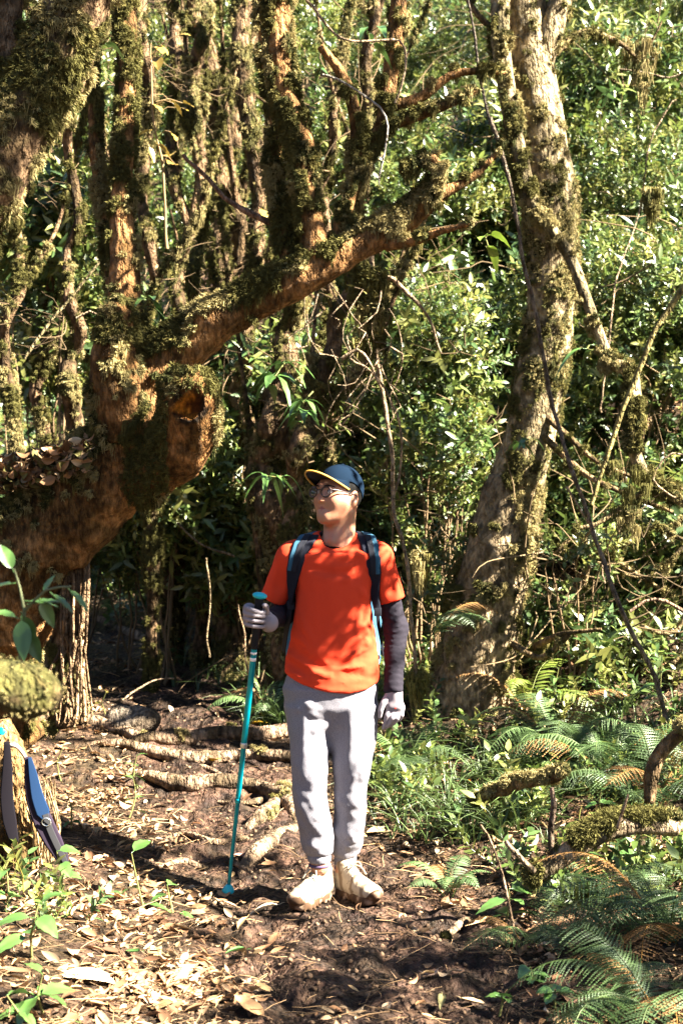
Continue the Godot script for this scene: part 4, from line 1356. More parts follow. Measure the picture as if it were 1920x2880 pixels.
	# ribbed cuffs
	for c in [[at(896, 2396, D - 0.04), at(898, 2424, D - 0.045), 0.046, 0.043], [at(972, 2402, D + 0.06), at(969, 2432, D + 0.055), 0.043, 0.040]]:
		g = Geo.new()
		var n := 64
		for i in 7:
			var f := i / 6.0
			var q: Vector3 = (c[0] as Vector3).lerp(c[1], f)
			for k in n:
				var a := TAU * k / n
				var r := lerpf(c[2], c[3], f) + (0.0016 if k % 2 else -0.0012) + (0.002 if i == 3 else 0.0) - (0.004 if i == 6 else 0.0)
				g.add(q + Vector3(cos(a) * r, 0, sin(a) * r * 1.05))
		for i in 6:
			for k in n:
				var a := i * n
				g.quad(a + k, a + n + k, a + n + (k + 1) % n, a + (k + 1) % n)
		gpart("cuff", g, jog, tr)

	# sleeves for the arms, cut where the gloves and the t-shirt begin
	var dark := mat("sleeve_cloth", Color(0.014, 0.012, 0.017), 0.85)
	dark.rim_enabled = true
	dark.rim = 0.05
	for s in 2:
		g = Geo.new()
		if s == 0:
			var cut := func(p: Vector3) -> float: return maxf(maxf(arm_sleeve(p), p.x + 0.02), maxf((p - wr_a).dot((wr_a - el_a).normalized()) + 0.004, (el_a - p).dot((el_a - sh_a).normalized()) - 0.16))
			nets(g, cut, Vector3(-0.36, 0.98, -5.72), Vector3(-0.1, 1.26, -5.34), 0.008)
		else:
			var cut := func(p: Vector3) -> float: return maxf(maxf(arm_sleeve(p), -p.x), maxf((p - wr_b).dot((wr_b - el_b).normalized()) - 0.012, p.y - 1.24))
			nets(g, cut, Vector3(0.08, 0.76, -5.66), Vector3(0.32, 1.26, -5.42), 0.007)
		gpart("arm_sleeve", g, dark, man)
	# gloves
	var knit := mat("glove_knit", Color(0.22, 0.195, 0.21), 0.9)
	knit.rim_enabled = true
	knit.rim = 0.05
	g = Geo.new()
	nets(g, glove_grip, Vector3(-0.41, 1.02, -5.46), Vector3(-0.22, 1.22, -5.28), 0.0038)
	gpart("glove", g, knit, man)
	g = Geo.new()
	nets(g, glove_hang, Vector3(0.11, 0.62, -5.6), Vector3(0.27, 0.88, -5.44), 0.0038)
	var gl := gpart("glove", g, knit, man)
	g = Geo.new()
	ball(g, surface_at(glove_hang, 1111, 1992, 5.3, 5.6), Vector3(0.0045, 0.0035, 0.0025), 6)
	gpart("emblem", g, mat("red_print", Color(0.55, 0.03, 0.02), 0.6), gl)
	build_head_gear(man)
	build_shoes(man)

func leg_at(rows: Array, i: int) -> Vector3:
	return Vector3(rows[i][1], rows[i][0], rows[i][2])

func moved(g: Geo) -> Geo:
	for i in g.v.size(): g.v[i] = head_at * g.v[i]
	return g

func build_head_gear(man: Node3D) -> void:
	# hair below the cap
	var g := Geo.new()
	var hair := func(p: Vector3) -> float:
		var d := ell(p, Vector3(0, 0.020, -0.014), Vector3(0.0795, 0.094, 0.0965))
		d = maxf(d, p.z - 0.032 + maxf(0.0, -p.y) * 0.8)
		d = maxf(d, -0.066 - p.y - p.z * 0.35)
		d = smax(d, -ell(Vector3(absf(p.x), p.y, p.z), Vector3(0.08, -0.024, -0.008), Vector3(0.02, 0.034, 0.02)), 0.004)
		return d + noise.get_noise_3d(p.x * 6000, p.y * 2500, p.z * 6000) * 0.003
	nets(g, hair, Vector3(-0.09, -0.08, -0.12), Vector3(0.09, 0.1, 0.04), 0.005)
	gpart("hair", moved(g), mat("hair", Color(0.004, 0.0035, 0.003), 0.7), man)
	# eyes
	for s in [-1.0, 1.0]:
		g = Geo.new()
		ball(g, Vector3(0.0315 * s, -0.0005, 0.0785), Vector3(0.0125, 0.0105, 0.0115), 10)
		var eye := gpart("eye", moved(g), mat("eye_white", Color(0.38, 0.35, 0.33), 0.25), man)
		g = Geo.new()
		ball(g, Vector3(0.0315 * s - 0.003, 0.0012, 0.0865), Vector3(0.0052, 0.0052, 0.0042), 8)
		gpart("iris", moved(g), mat("iris", Color(0.012, 0.008, 0.006), 0.15), eye)
		g = Geo.new()
		stem_into(g, [Vector3(0.014 * s, 0.019, 0.0955), Vector3(0.032 * s, 0.0235, 0.091), Vector3(0.052 * s, 0.018, 0.0755)], 0.0034, 0.002, 5, 0.006)
		gpart("eyebrow", moved(g), mat("hair", Color.BLACK), man)
	# glasses: a thing he wears, its own parts
	var frame := mat("spectacle_frame", Color(0.022, 0.010, 0.008), 0.35)
	var spec := Node3D.new()
	spec.name = "glasses"
	man.add_child(spec)
	for s in [-1.0, 1.0]:
		g = Geo.new()
		var ring := PackedVector3Array(); var rr := PackedFloat32Array()
		var c := Vector3(0.0335 * s, -0.004, 0.104)
		var out := Vector3(0.16 * s, 0.0, 1.0).normalized()
		var sx := Vector3.UP.cross(out)
		for i in 41:
			var a := TAU * i / 40
			ring.push_back(c + sx * cos(a) * 0.0222 + Vector3.UP * sin(a) * 0.0202)
			rr.push_back(0.0030 if sin(a) < 0.2 else 0.0040)
		g.tube(ring, rr, 6)
		gpart("rim", moved(g), frame, spec)
		g = Geo.new()
		for i in 25:
			var a := TAU * i / 24
			g.add(c + sx * cos(a) * 0.0212 + Vector3.UP * sin(a) * 0.0192 + out * 0.0004 if i else c + out * 0.0014)
		for i in range(1, 25): g.tri(0, i, i % 24 + 1)
		var glass := mat("lens_glass", Color(0.9, 0.88, 0.92), 0.02)
		glass.transparency = BaseMaterial3D.TRANSPARENCY_ALPHA
		glass.albedo_color.a = 0.03
		glass.metallic_specular = 0.2
		gpart("lens", moved(g), glass, spec)
		g = Geo.new()
		g.tube(PackedVector3Array([c + Vector3(0.0205 * s, 0.009, 0.0), Vector3(0.0665 * s, 0.006, 0.082), Vector3(0.079 * s, 0.002, 0.03), Vector3(0.0835 * s, 0.0, -0.012), Vector3(0.083 * s, -0.016, -0.03)]), PackedFloat32Array([0.0028, 0.0032, 0.0026, 0.0022, 0.002]), 6)
		gpart("temple", moved(g), frame, spec)
	g = Geo.new()
	stem_into(g, [Vector3(-0.012, 0.002, 0.106), Vector3(0, 0.006, 0.109), Vector3(0.012, 0.002, 0.106)], 0.0022, 0.0022, 6, 0.004)
	gpart("bridge", moved(g), frame, spec)
	# cap
	var navy := mat("cap_cloth", Color(0.004, 0.0095, 0.019), 0.9)
	navy.metallic_specular = 0.1
	var black := mat("brim_under", Color(0.010, 0.009, 0.011), 0.8)
	var capn := Node3D.new()
	capn.name = "cap"
	man.add_child(capn)
	g = Geo.new()
	var c := Vector3(0, 0.024, -0.012)
	var n := 40
	var m := 14
	for i in m + 1:
		for k in n:
			var a := TAU * k / n
			var low := 0.024 - 0.060 * smoothstep(0.3, -1.0, sin(a))   # rim height: high over the brow, low at the nape
			var rim := asin(clampf(low / 0.096, -1, 1))
			var el := lerpf(PI / 2, rim, i / float(m))
			var seam := 1.0 + 0.006 * pow(absf(cos(a * 3.0)), 12.0) * cos(el)
			g.add(c + Vector3(cos(el) * cos(a) * 0.0835, sin(el) * 0.096, cos(el) * sin(a) * 0.103) * seam)
	for i in m:
		for k in n:
			var a := i * n
			g.quad(a + k, a + (k + 1) % n, a + n + (k + 1) % n, a + n + k)
	gpart("crown", moved(g), navy, capn)
	g = Geo.new()
	ball(g, Vector3(0, 0.121, -0.012), Vector3(0.006, 0.003, 0.006), 6)
	gpart("button", moved(g), navy, capn)
	var top := Geo.new(); var under := Geo.new()
	var edge := PackedVector3Array(); var er := PackedFloat32Array()
	var nu := 24
	var nv := 6
	for i in nu + 1:
		var f := i / float(nu) * 2.0 - 1.0
		var a := PI / 2 - f * 1.22
		var low := 0.024 - 0.060 * smoothstep(0.3, -1.0, sin(a))
		var rim := asin(clampf(low / 0.096, -1, 1))
		var inner := c + Vector3(cos(rim) * cos(a) * 0.084, sin(rim) * 0.096, cos(rim) * sin(a) * 0.1035)
		var ln := 0.082 * pow(maxf(0.0, 1.0 - pow(absf(f), 2.6)), 0.6)
		for j in nv + 1:
			var t := j / float(nv)
			var q := inner + Vector3(f * 0.006 * t, 0, 1) * ln * t
			q.y += 0.020 * t * (ln / 0.082) - 0.032 * f * f * t
			top.add(q + Vector3(0, 0.0022, 0)); under.add(q - Vector3(0, 0.0016, 0))
			if j == nv:
				edge.push_back(q); er.push_back(0.0038)
	for i in nu:
		for j in nv:
			var q := i * (nv + 1) + j
			top.quad(q, q + 1, q + nv + 2, q + nv + 1)
			under.quad(q, q + nv + 1, q + nv + 2, q + 1)
	var brim := gpart("brim", moved(top), navy, capn)
	gpart("brim_lining", moved(under), black, brim)
	g = Geo.new()
	g.tube(edge, er, 6)
	gpart("brim_piping", moved(g), mat("mustard_piping", Color(0.45, 0.26, 0.05), 0.7), brim)

func build_shoes(man: Node3D) -> void:
	var cream := vmat("shoe_upper", 0.7)
	var rub := vmat("shoe_sole", 0.8)
	# [heel, toe, ankle]
	for s in [[Vector3(-0.052, 0, -5.575), Vector3(-0.185, 0, -5.345), at(898, 2424, D - 0.045)], [Vector3(-0.012, 0, -5.625), Vector3(0.142, 0, -5.420), at(969, 2432, D + 0.055)]]:
		var heel: Vector3 = s[0]; var toe: Vector3 = s[1]; var ankle: Vector3 = s[2]
		var f := (toe - heel).normalized()
		var w := f.cross(Vector3.UP)
		var ln := heel.distance_to(toe)
		var upper := func(p: Vector3) -> float:
			var q := Vector3((p - heel).dot(w), p.y, (p - heel).dot(f))
			var d := ell(q, Vector3(0, 0.040, ln * 0.74), Vector3(0.043, 0.034, 0.074))
			d = smin(d, ell(q, Vector3(0, 0.042, ln * 0.40), Vector3(0.038, 0.050, 0.095)), 0.03)
			d = smin(d, cap(q, Vector3(0, 0.045, 0.036), Vector3(0, 0.112, 0.046), 0.036, 0.037), 0.03)
			d = smin(d, cap(q, Vector3(0, 0.098, 0.065), Vector3(0, 0.052, ln * 0.62), 0.026, 0.020), 0.02)
			d = smax(d, 0.012 - p.y, 0.006)
			d = smax(d, -cap(p, ankle + Vector3(0, -0.015, 0), ankle + Vector3(0, 0.05, 0), 0.030, 0.036), 0.006)
			d = smax(d, p.y - 0.142, 0.006)
			# stitched panels stand a little proud
			d -= 0.0014 * smoothstep(-0.2, 0.2, sin(q.z * 95.0 + q.x * 40.0))
			return d + noise.get_noise_3d(p.x * 2500, p.y * 2500, p.z * 2500) * 0.003
		var dirty := func(p: Vector3) -> Color:
			var k := noise2.get_noise_3d(p.x * 3500, p.y * 3500, p.z * 3500) * 0.8 + noise.get_noise_3d(p.x * 7500, p.y * 7500, p.z * 7500) * 0.6
			var q := Vector3((p - heel).dot(w), p.y, (p - heel).dot(f))
			var line := smoothstep(0.86, 0.97, absf(sin(q.z * 47.5 + q.x * 20.0 + p.y * 14.0)))
			return Color(0.34, 0.28, 0.20).lerp(Color(0.10, 0.06, 0.035), maxf(line * 0.75, smoothstep(0.2, 0.45, k) * 0.8))
		var lo := Vector3(minf(heel.x, toe.x) - 0.07, -0.02, minf(heel.z, toe.z) - 0.07)
		var hi := Vector3(maxf(heel.x, toe.x) + 0.07, 0.15, maxf(heel.z, toe.z) + 0.07)
		var g := Geo.new()
		nets(g, upper, lo, hi, 0.006, dirty)
		var shoe := Node3D.new()
		shoe.name = "shoe"
		man.add_child(shoe, true)
		gpart("upper", g, cream, shoe)
		var sole := func(p: Vector3) -> float:
			var q := Vector3((p - heel).dot(w), 0, (p - heel).dot(f))
			var d := Vector2(q.x, maxf(0, maxf(0.045 - q.z, q.z - ln * 0.76))).length() - lerpf(0.039, 0.046, smoothstep(0.08, ln * 0.7, q.z)) + 0.007 * smoothstep(0.05, 0.0, absf(q.z - ln * 0.42))
			var lift := 0.012 * smoothstep(ln * 0.75, ln, q.z)
			d = smax(d, absf(p.y - 0.010 - lift) - 0.018, 0.008)
			return d + 0.0022 * signf(sin(q.z * 210.0)) * smoothstep(0.01, -0.005, p.y) + noise.get_noise_3d(p.x * 2000, p.y * 2000, p.z * 2000) * 0.004
		var muddy := func(p: Vector3) -> Color:
			var k := noise2.get_noise_3d(p.x * 1800, p.y * 1800, p.z * 1800)
			return Color(0.065, 0.036, 0.022).lerp(Color(0.24, 0.165, 0.11), smoothstep(0.1, 0.4, k))
		g = Geo.new()
		nets(g, sole, lo, hi, 0.006, muddy)
		gpart("sole", g, rub, shoe)
		# toe cap of rubber
		g = Geo.new()
		var tcap := func(p: Vector3) -> float: return maxf((upper.call(p) as float) - 0.0025, ln * 0.87 - (p - heel).dot(f) + (p.y - 0.03) * 0.8)
		nets(g, tcap, lo, hi, 0.006, muddy)
		gpart("toe_cap", g, rub, shoe)
		g = Geo.new()
		for i in 6:
			var z := lerpf(0.075, ln * 0.62, i / 5.0)
			var y := lerpf(0.122, 0.075, i / 5.0)
			var wd := lerpf(0.020, 0.026, i / 5.0)
			var q := heel + f * z + Vector3.UP * y
			stem_into(g, [q - w * wd - Vector3(0, 0.016, 0), q - w * wd * 0.5, q + f * 0.008 + Vector3(0, 0.001, 0), q + w * wd * 0.5, q + w * wd - Vector3(0, 0.016, 0)], 0.0032, 0.0032, 5, 0.01, 0.0, Color(0.36, 0.31, 0.23))
		var knot := heel + f * 0.085 + Vector3(0, 0.120, 0)
		for sgn in [-1.0, 1.0]:
			stem_into(g, [knot, knot + w * 0.02 * sgn + f * 0.015 + Vector3(0, 0.014, 0), knot + w * 0.034 * sgn + f * 0.018 - Vector3(0, 0.004, 0), knot + w * 0.012 * sgn + f * 0.01], 0.003, 0.003, 5, 0.01, 0.0, Color(0.36, 0.31, 0.23))
			stem_into(g, [knot, knot + w * 0.016 * sgn + f * 0.035, knot + w * 0.034 * sgn + f * 0.05 - Vector3(0, 0.03, 0)], 0.003, 0.0026, 5, 0.01, 0.0, Color(0.36, 0.31, 0.23))
		gpart("laces", g, cream, shoe)
		g = Geo.new()
		ring_into(g, ankle + Vector3(0, -0.012, 0), 0.037, 0.006)
		gpart("ankle_collar", g, mat("shoe_lining", Color(0.07, 0.05, 0.09), 0.9), shoe)

func ring_into(g: Geo, c: Vector3, r: float, t: float) -> void:
	var ring := PackedVector3Array(); var rr := PackedFloat32Array()
	for i in 25:
		var a := TAU * i / 24
		ring.push_back(c + Vector3(cos(a) * r, 0, sin(a) * r)); rr.push_back(t)
	g.tube(ring, rr, 7)

# ---------------------------------------------------------------- what he carries
func build_pole() -> void:
	var ax := (pole_tip - pole_top).normalized()
	var o := thing("trekking_pole", "turquoise trekking pole with black grip held in the gloved hand", "pole", pole_tip)
	var teal := mat("teal_metal", Color(0.0, 0.23, 0.30), 0.28, 0.55)
	var knobm := mat("teal_plastic", Color(0.0, 0.36, 0.42), 0.4)
	var side := ax.cross(Vector3(0, 0, 1)).normalized()
	var total := pole_top.distance_to(pole_tip)
	var lathe := func(called: String, rows: Array, m: Material, parent: Node, flat := 1.0) -> void:
		var g := Geo.new()
		var p := PackedVector3Array(); var r := PackedFloat32Array()
		for k in rows:
			p.push_back(pole_top + ax * float(k[0])); r.push_back(k[1])
		g.tube(p, r, 18, Color.WHITE, flat, side)
		gpart(called, g, m, parent)
	# the knob on top
	var g := Geo.new()
	ball(g, pole_top + ax * 0.002, Vector3(0.028, 0.012, 0.021), 12)
	for i in g.v.size():
		var q := g.v[i] - pole_top
		g.v[i] = pole_top + q.rotated(Vector3(0, 0, 1), -0.16).rotated(Vector3(1, 0, 0), 0.3)
	gpart("knob", g, knobm, o)
	lathe.call("grip", [[0.008, 0.010], [0.016, 0.016], [0.05, 0.0165], [0.058, 0.015], [0.09, 0.0165], [0.098, 0.015], [0.135, 0.0165], [0.15, 0.0155], [0.19, 0.0135], [0.212, 0.0125]], mat("grip_rubber", Color(0.012, 0.012, 0.014), 0.6), o)
	lathe.call("upper_shaft", [[0.205, 0.0118], [0.60, 0.0118], [0.602, 0.0095]], teal, o)
	lathe.call("ring", [[0.224, 0.0121], [0.232, 0.0121]], mat("white_print", Color(0.7, 0.7, 0.7), 0.4), o)
	lathe.call("ring", [[0.246, 0.0121], [0.259, 0.0121]], mat("white_print", Color(0.7, 0.7, 0.7), 0.4), o)
	lathe.call("joint", [[0.590, 0.0126], [0.594, 0.0134], [0.606, 0.0134], [0.612, 0.0112]], mat("steel", Color(0.5, 0.52, 0.54), 0.3, 0.8), o)
	lathe.call("middle_shaft", [[0.60, 0.0102], [0.83, 0.0102], [0.832, 0.0088]], teal, o)
	lathe.call("joint", [[0.822, 0.0108], [0.826, 0.0114], [0.838, 0.0114], [0.843, 0.0098]], teal, o)
	lathe.call("lower_shaft", [[0.83, 0.0088], [total - 0.03, 0.0066]], teal, o)
	lathe.call("basket", [[total - 0.040, 0.008], [total - 0.034, 0.013], [total - 0.022, 0.0215], [total - 0.012, 0.025], [total - 0.008, 0.022]], knobm, o)
	lathe.call("tip", [[total - 0.010, 0.009], [total + 0.012, 0.007], [total + 0.03, 0.003]], mat("grip_rubber", Color.BLACK), o)

func strap_path(pts: Array, f: Callable, off: float) -> Array:
	# pts: [px, py, half width in px]; laid on the shirt
	var p := []; var n := []; var w := []
	for t in pts:
		if t.size() > 3:
			p.append(at(t[0], t[1], t[3])); n.append((t[4] as Vector3).normalized()); w.append(t[2] / LENS * D)
			continue
		var q := surface_at(f, t[0], t[1], 5.25, 5.8)
		var k := normal_of(f, q)
		p.append(q + k * off); n.append(k); w.append(t[2] / LENS * D)
	# smooth along the strap
	for r in 2:
		var p2 := p.duplicate()
		for i in range(1, p.size() - 1):
			p2[i] = (p[i - 1] + p[i] * 2.0 + p[i + 1]) * 0.25
			n[i] = (n[i - 1] + n[i] * 2.0 + n[i + 1]).normalized()
		p = p2
	return [p, n, w]

func build_pack() -> void:
	var pk := thing("backpack", "navy and teal backpack worn by the hiker, seen by its straps", "backpack", Vector3(-0.03, 1.05, -5.75))
	var navy := mat("strap_mesh", Color(0.012, 0.013, 0.020), 0.85)
	var blue := mat("strap_teal", Color(0.025, 0.075, 0.115), 0.7)
	var web := mat("webbing", Color(0.012, 0.013, 0.018), 0.7)
	var bag := func(p: Vector3) -> float:
		var q := (p - at(937, 1700, 5.80)).abs() - Vector3(0.145, 0.21, 0.075)
		var d := Vector3(maxf(q.x, 0), maxf(q.y, 0), maxf(q.z, 0)).length() + minf(maxf(q.x, maxf(q.y, q.z)), 0.0) - 0.045
		return d + noise.get_noise_3d(p.x * 500, p.y * 500, p.z * 500) * 0.012
	var g := Geo.new()
	nets(g, bag, Vector3(-0.27, 0.84, -6.0), Vector3(0.21, 1.48, -5.6), 0.012)
	gpart("bag", g, mat("pack_cloth", Color(0.05, 0.13, 0.21), 0.7), pk)
	var f := func(p): return shirt_plain(p)
	var back := Vector3(0, 0.5, -1)
	var runs := [
		[[905, 1508, 29, 5.70, Vector3(0, 0.7, -1)], [890, 1490, 29, 5.60, Vector3(-0.25, 1, -0.1)], [866, 1500, 29, 5.52, Vector3(-0.3, 0.9, 0.5)], [846, 1538, 26], [832, 1570, 23], [825, 1600, 20], [822, 1635, 15], [825, 1670, 11], [827, 1700, 8]],
		[[1010, 1506, 26, 5.70, Vector3(0, 0.7, -1)], [1020, 1492, 26, 5.60, Vector3(0.25, 1, -0.1)], [1033, 1502, 26, 5.51, Vector3(0.25, 0.9, 0.5)], [1042, 1540, 25], [1048, 1575, 23], [1053, 1610, 20], [1056, 1645, 15], [1057, 1680, 12], [1058, 1715, 9]]]
	for r in 2:
		var s := strap_path(runs[r], f, 0.014)
		var sub := Node3D.new()
		sub.name = "shoulder_strap"
		pk.add_child(sub, true)
		g = Geo.new()
		band(g, s[0], s[1], s[2], 0.014)
		gpart("padding", g, navy, sub)
		var p2 := []; var n2 := []; var w2 := []
		for i in range(0, 6):
			var side: Vector3 = ((s[0][i + 1] as Vector3) - s[0][maxi(i - 1, 0)]).normalized().cross(s[1][i]).normalized()
			p2.append(s[0][i] + s[1][i] * 0.009 + side * float(s[2][i]) * (0.3 if r == 0 else -0.3) * (1.0 if r == 0 else 1.0)); n2.append(s[1][i]); w2.append(s[2][i] * 0.55)
		g = Geo.new()
		band(g, p2, n2, w2, 0.004)
		gpart("panel", g, blue, sub)
		p2 = []; n2 = []; w2 = []
		for i in range(2, 6):
			p2.append(s[0][i] + s[1][i] * 0.0125); n2.append(s[1][i]); w2.append(s[2][i] * 0.34)
		g = Geo.new()
		band(g, p2, n2, w2, 0.003)
		gpart("webbing_loop", g, web, sub)
		g = Geo.new()
		var e: Vector3 = s[0][8]
		band(g, [e + Vector3(0, 0.012, 0.004), e - Vector3(0, 0.02, -0.004)], [Vector3(0, 0, 1), Vector3(0, 0, 1)], [0.014, 0.014], 0.010)
		gpart("buckle", g, web, sub)
		# the webbing that runs down along the flank to the bag
		g = Geo.new()
		if r == 0:
			band(g, [e, at(812, 1735, 5.52), at(803, 1785, 5.60), at(797, 1832, 5.68)], [Vector3(-0.5, 0, 1), Vector3(-0.6, 0, 1), Vector3(-0.7, 0, 0.8), Vector3(-0.8, 0, 0.6)], [0.009, 0.012, 0.013, 0.013], 0.004)
		else:
			band(g, [e, at(1064, 1755, 5.55), at(1072, 1800, 5.63), at(1078, 1842, 5.70)], [Vector3(0.5, 0, 1), Vector3(0.6, 0, 1), Vector3(0.7, 0, 0.8), Vector3(0.8, 0, 0.6)], [0.009, 0.008, 0.008, 0.008], 0.004)
		gpart("adjuster_strap", g, web, sub)

# ---------------------------------------------------------------- the forest floor
const DRY := [Color(0.42, 0.27, 0.15), Color(0.34, 0.19, 0.095), Color(0.50, 0.36, 0.22), Color(0.26, 0.14, 0.07), Color(0.46, 0.30, 0.14), Color(0.20, 0.105, 0.055)]

func lie(p: Vector3, k: float, tilt := 0.5) -> Transform3D:
	return Transform3D(Basis.from_euler(Vector3(rf(-tilt, tilt), rf(0, TAU), rf(-tilt, tilt))).scaled(Vector3(k, k, k)), p)

func build_litter() -> void:
	var o := Node3D.new()
	o.name = "leaf_litter"
	add_child(o)
	tag(o, "dry brown leaf litter strewn over the forest floor", "leaf litter", "", "stuff")
	var pl := [[], [], [], []]; var tn := [[], [], [], []]
	var n := 0
	while n < 62000:
		var d := 3.9 + 9.5 * pow(rng.randf(), 1.7)
		var x := rf(-1, 1) * (0.9 + d * 0.30)
		var off := x - table(WAY, d)
		var keep := 0.9 if off < -0.35 else 0.75
		keep = lerpf(keep, 0.05, trodden(x, d))
		keep *= 0.2 + 1.0 * smoothstep(-0.2, 0.2, noise2.get_noise_2d(x * 160, d * 160))
		n += 1
		if rng.randf() > keep: continue
		var k := 0.012 + 0.066 * pow(rng.randf(), 2.4)
		var j := rng.randi() % 4
		pl[j].append(lie(on_ground(x, d, rf(0.004, 0.018)), k, 0.55))
		var c: Color = DRY[rng.randi() % DRY.size()] * rf(0.3, 1.15)
		c.a = 1.0
		tn[j].append(c)
	for j in 4: scatter("leaves", litter_meshes[j], vmat("dry_leaf", 0.7, 0.35), o, pl[j], tn[j])
	# needles, straws and small twigs
	var g := Geo.new()
	g.tube(PackedVector3Array([Vector3(-0.5, 0, 0), Vector3(-0.1, 0.03, 0.05), Vector3(0.25, 0.0, 0.02), Vector3(0.5, 0.02, 0.08)]), PackedFloat32Array([0.010, 0.012, 0.010, 0.006]), 4)
	var straw := g.mesh()
	var p2 := []; var t2 := []
	for i in 3600:
		var d := 3.9 + 7.0 * pow(rng.randf(), 1.6)
		var x := rf(-1, 1) * (0.5 + d * 0.27)
		if rng.randf() < trodden(x, d) * 0.4: continue
		p2.append(lie(on_ground(x, d, rf(0.003, 0.015)), rf(0.04, 0.17), 0.3))
		t2.append(Color(0.30, 0.19, 0.10) * rf(0.25, 1.2))
	scatter("straws", straw, vmat("twig_bark", 0.9), o, p2, t2)
	# clods of trodden earth
	g = Geo.new()
	ball(g, Vector3.ZERO, Vector3(1, 0.7, 1), 5)
	for i in g.v.size(): g.v[i] *= 1.0 + noise.get_noise_3d(g.v[i].x * 120, g.v[i].y * 120, g.v[i].z * 120) * 0.9
	p2 = []; t2 = []
	for i in 2200:
		var d := 3.9 + 5.0 * pow(rng.randf(), 1.4)
		var x := table(WAY, d) + rf(-0.9, 0.9)
		p2.append(lie(on_ground(x, d, 0.0), rf(0.003, 0.011), 1.0))
		t2.append(Color(0.11, 0.07, 0.043) * rf(0.4, 1.4))
	scatter("clods", g.mesh(), vmat("clod", 0.9), o, p2, t2)

	# leaves large enough to be picked out one by one
	for e in [["yellow fallen leaf lying on the root step", 595, 2150, 0.13, Color(0.55, 0.34, 0.03)], ["golden fallen leaf behind the pole shaft", 720, 2046, 0.09, Color(0.55, 0.33, 0.03)], ["orange fallen leaf in the grass right of the hiker", 1310, 2205, 0.09, Color(0.55, 0.15, 0.01)], ["large curled brown leaf in the lower right shade", 1640, 2820, 0.17, Color(0.24, 0.14, 0.085)], ["broad brown leaf at the bottom edge of the path", 700, 2850, 0.13, Color(0.42, 0.25, 0.12)], ["pale leaf lying in the sun on the left bank", 250, 2760, 0.19, Color(0.55, 0.42, 0.26)],
			["dark green fallen leaf on the path", 665, 2690, 0.08, Color(0.05, 0.12, 0.03)], ["green fallen leaf at the edge of the left bank", 375, 2690, 0.075, Color(0.07, 0.15, 0.04)], ["tan leaf beside the hiker's toe on the path", 740, 2572, 0.11, Color(0.55, 0.43, 0.28)], ["curled tan leaf on the dark mud at the bottom", 1330, 2840, 0.10, Color(0.50, 0.36, 0.20)], ["pale dry leaf right of the hiker's boots", 1250, 2560, 0.13, Color(0.50, 0.36, 0.22)], ["brown leaf standing on edge left of the boots", 680, 2420, 0.08, Color(0.26, 0.13, 0.09)], ["dead leaf curled like a tube right of the trousers", 1060, 2345, 0.11, Color(0.42, 0.26, 0.12)], ["round brown leaf on the shaded right of the path", 1205, 2750, 0.075, Color(0.26, 0.18, 0.13)], ["olive leaf lying flat near the bottom edge", 1240, 2835, 0.09, Color(0.2, 0.18, 0.08)]]:
		var p := seen_ground(e[1], e[2])
		var node := part("fallen_leaf", litter_meshes[rng.randi() % 4], mat("leaf %s" % str(e[4]), e[4], 0.6), self)
		node.transform = lie(p + Vector3(0, 0.014, 0), e[3], 0.35)
		tag(node, e[0], "leaf", "fallen leaves on the path")

func ground_line(a: Array, up: float) -> Array:
	var out := []
	for k in a:
		var p := seen_ground(k[0], k[1])
		out.append(p + Vector3(0, up + (k[2] if k.size() > 2 else 0.0), 0))
	return out

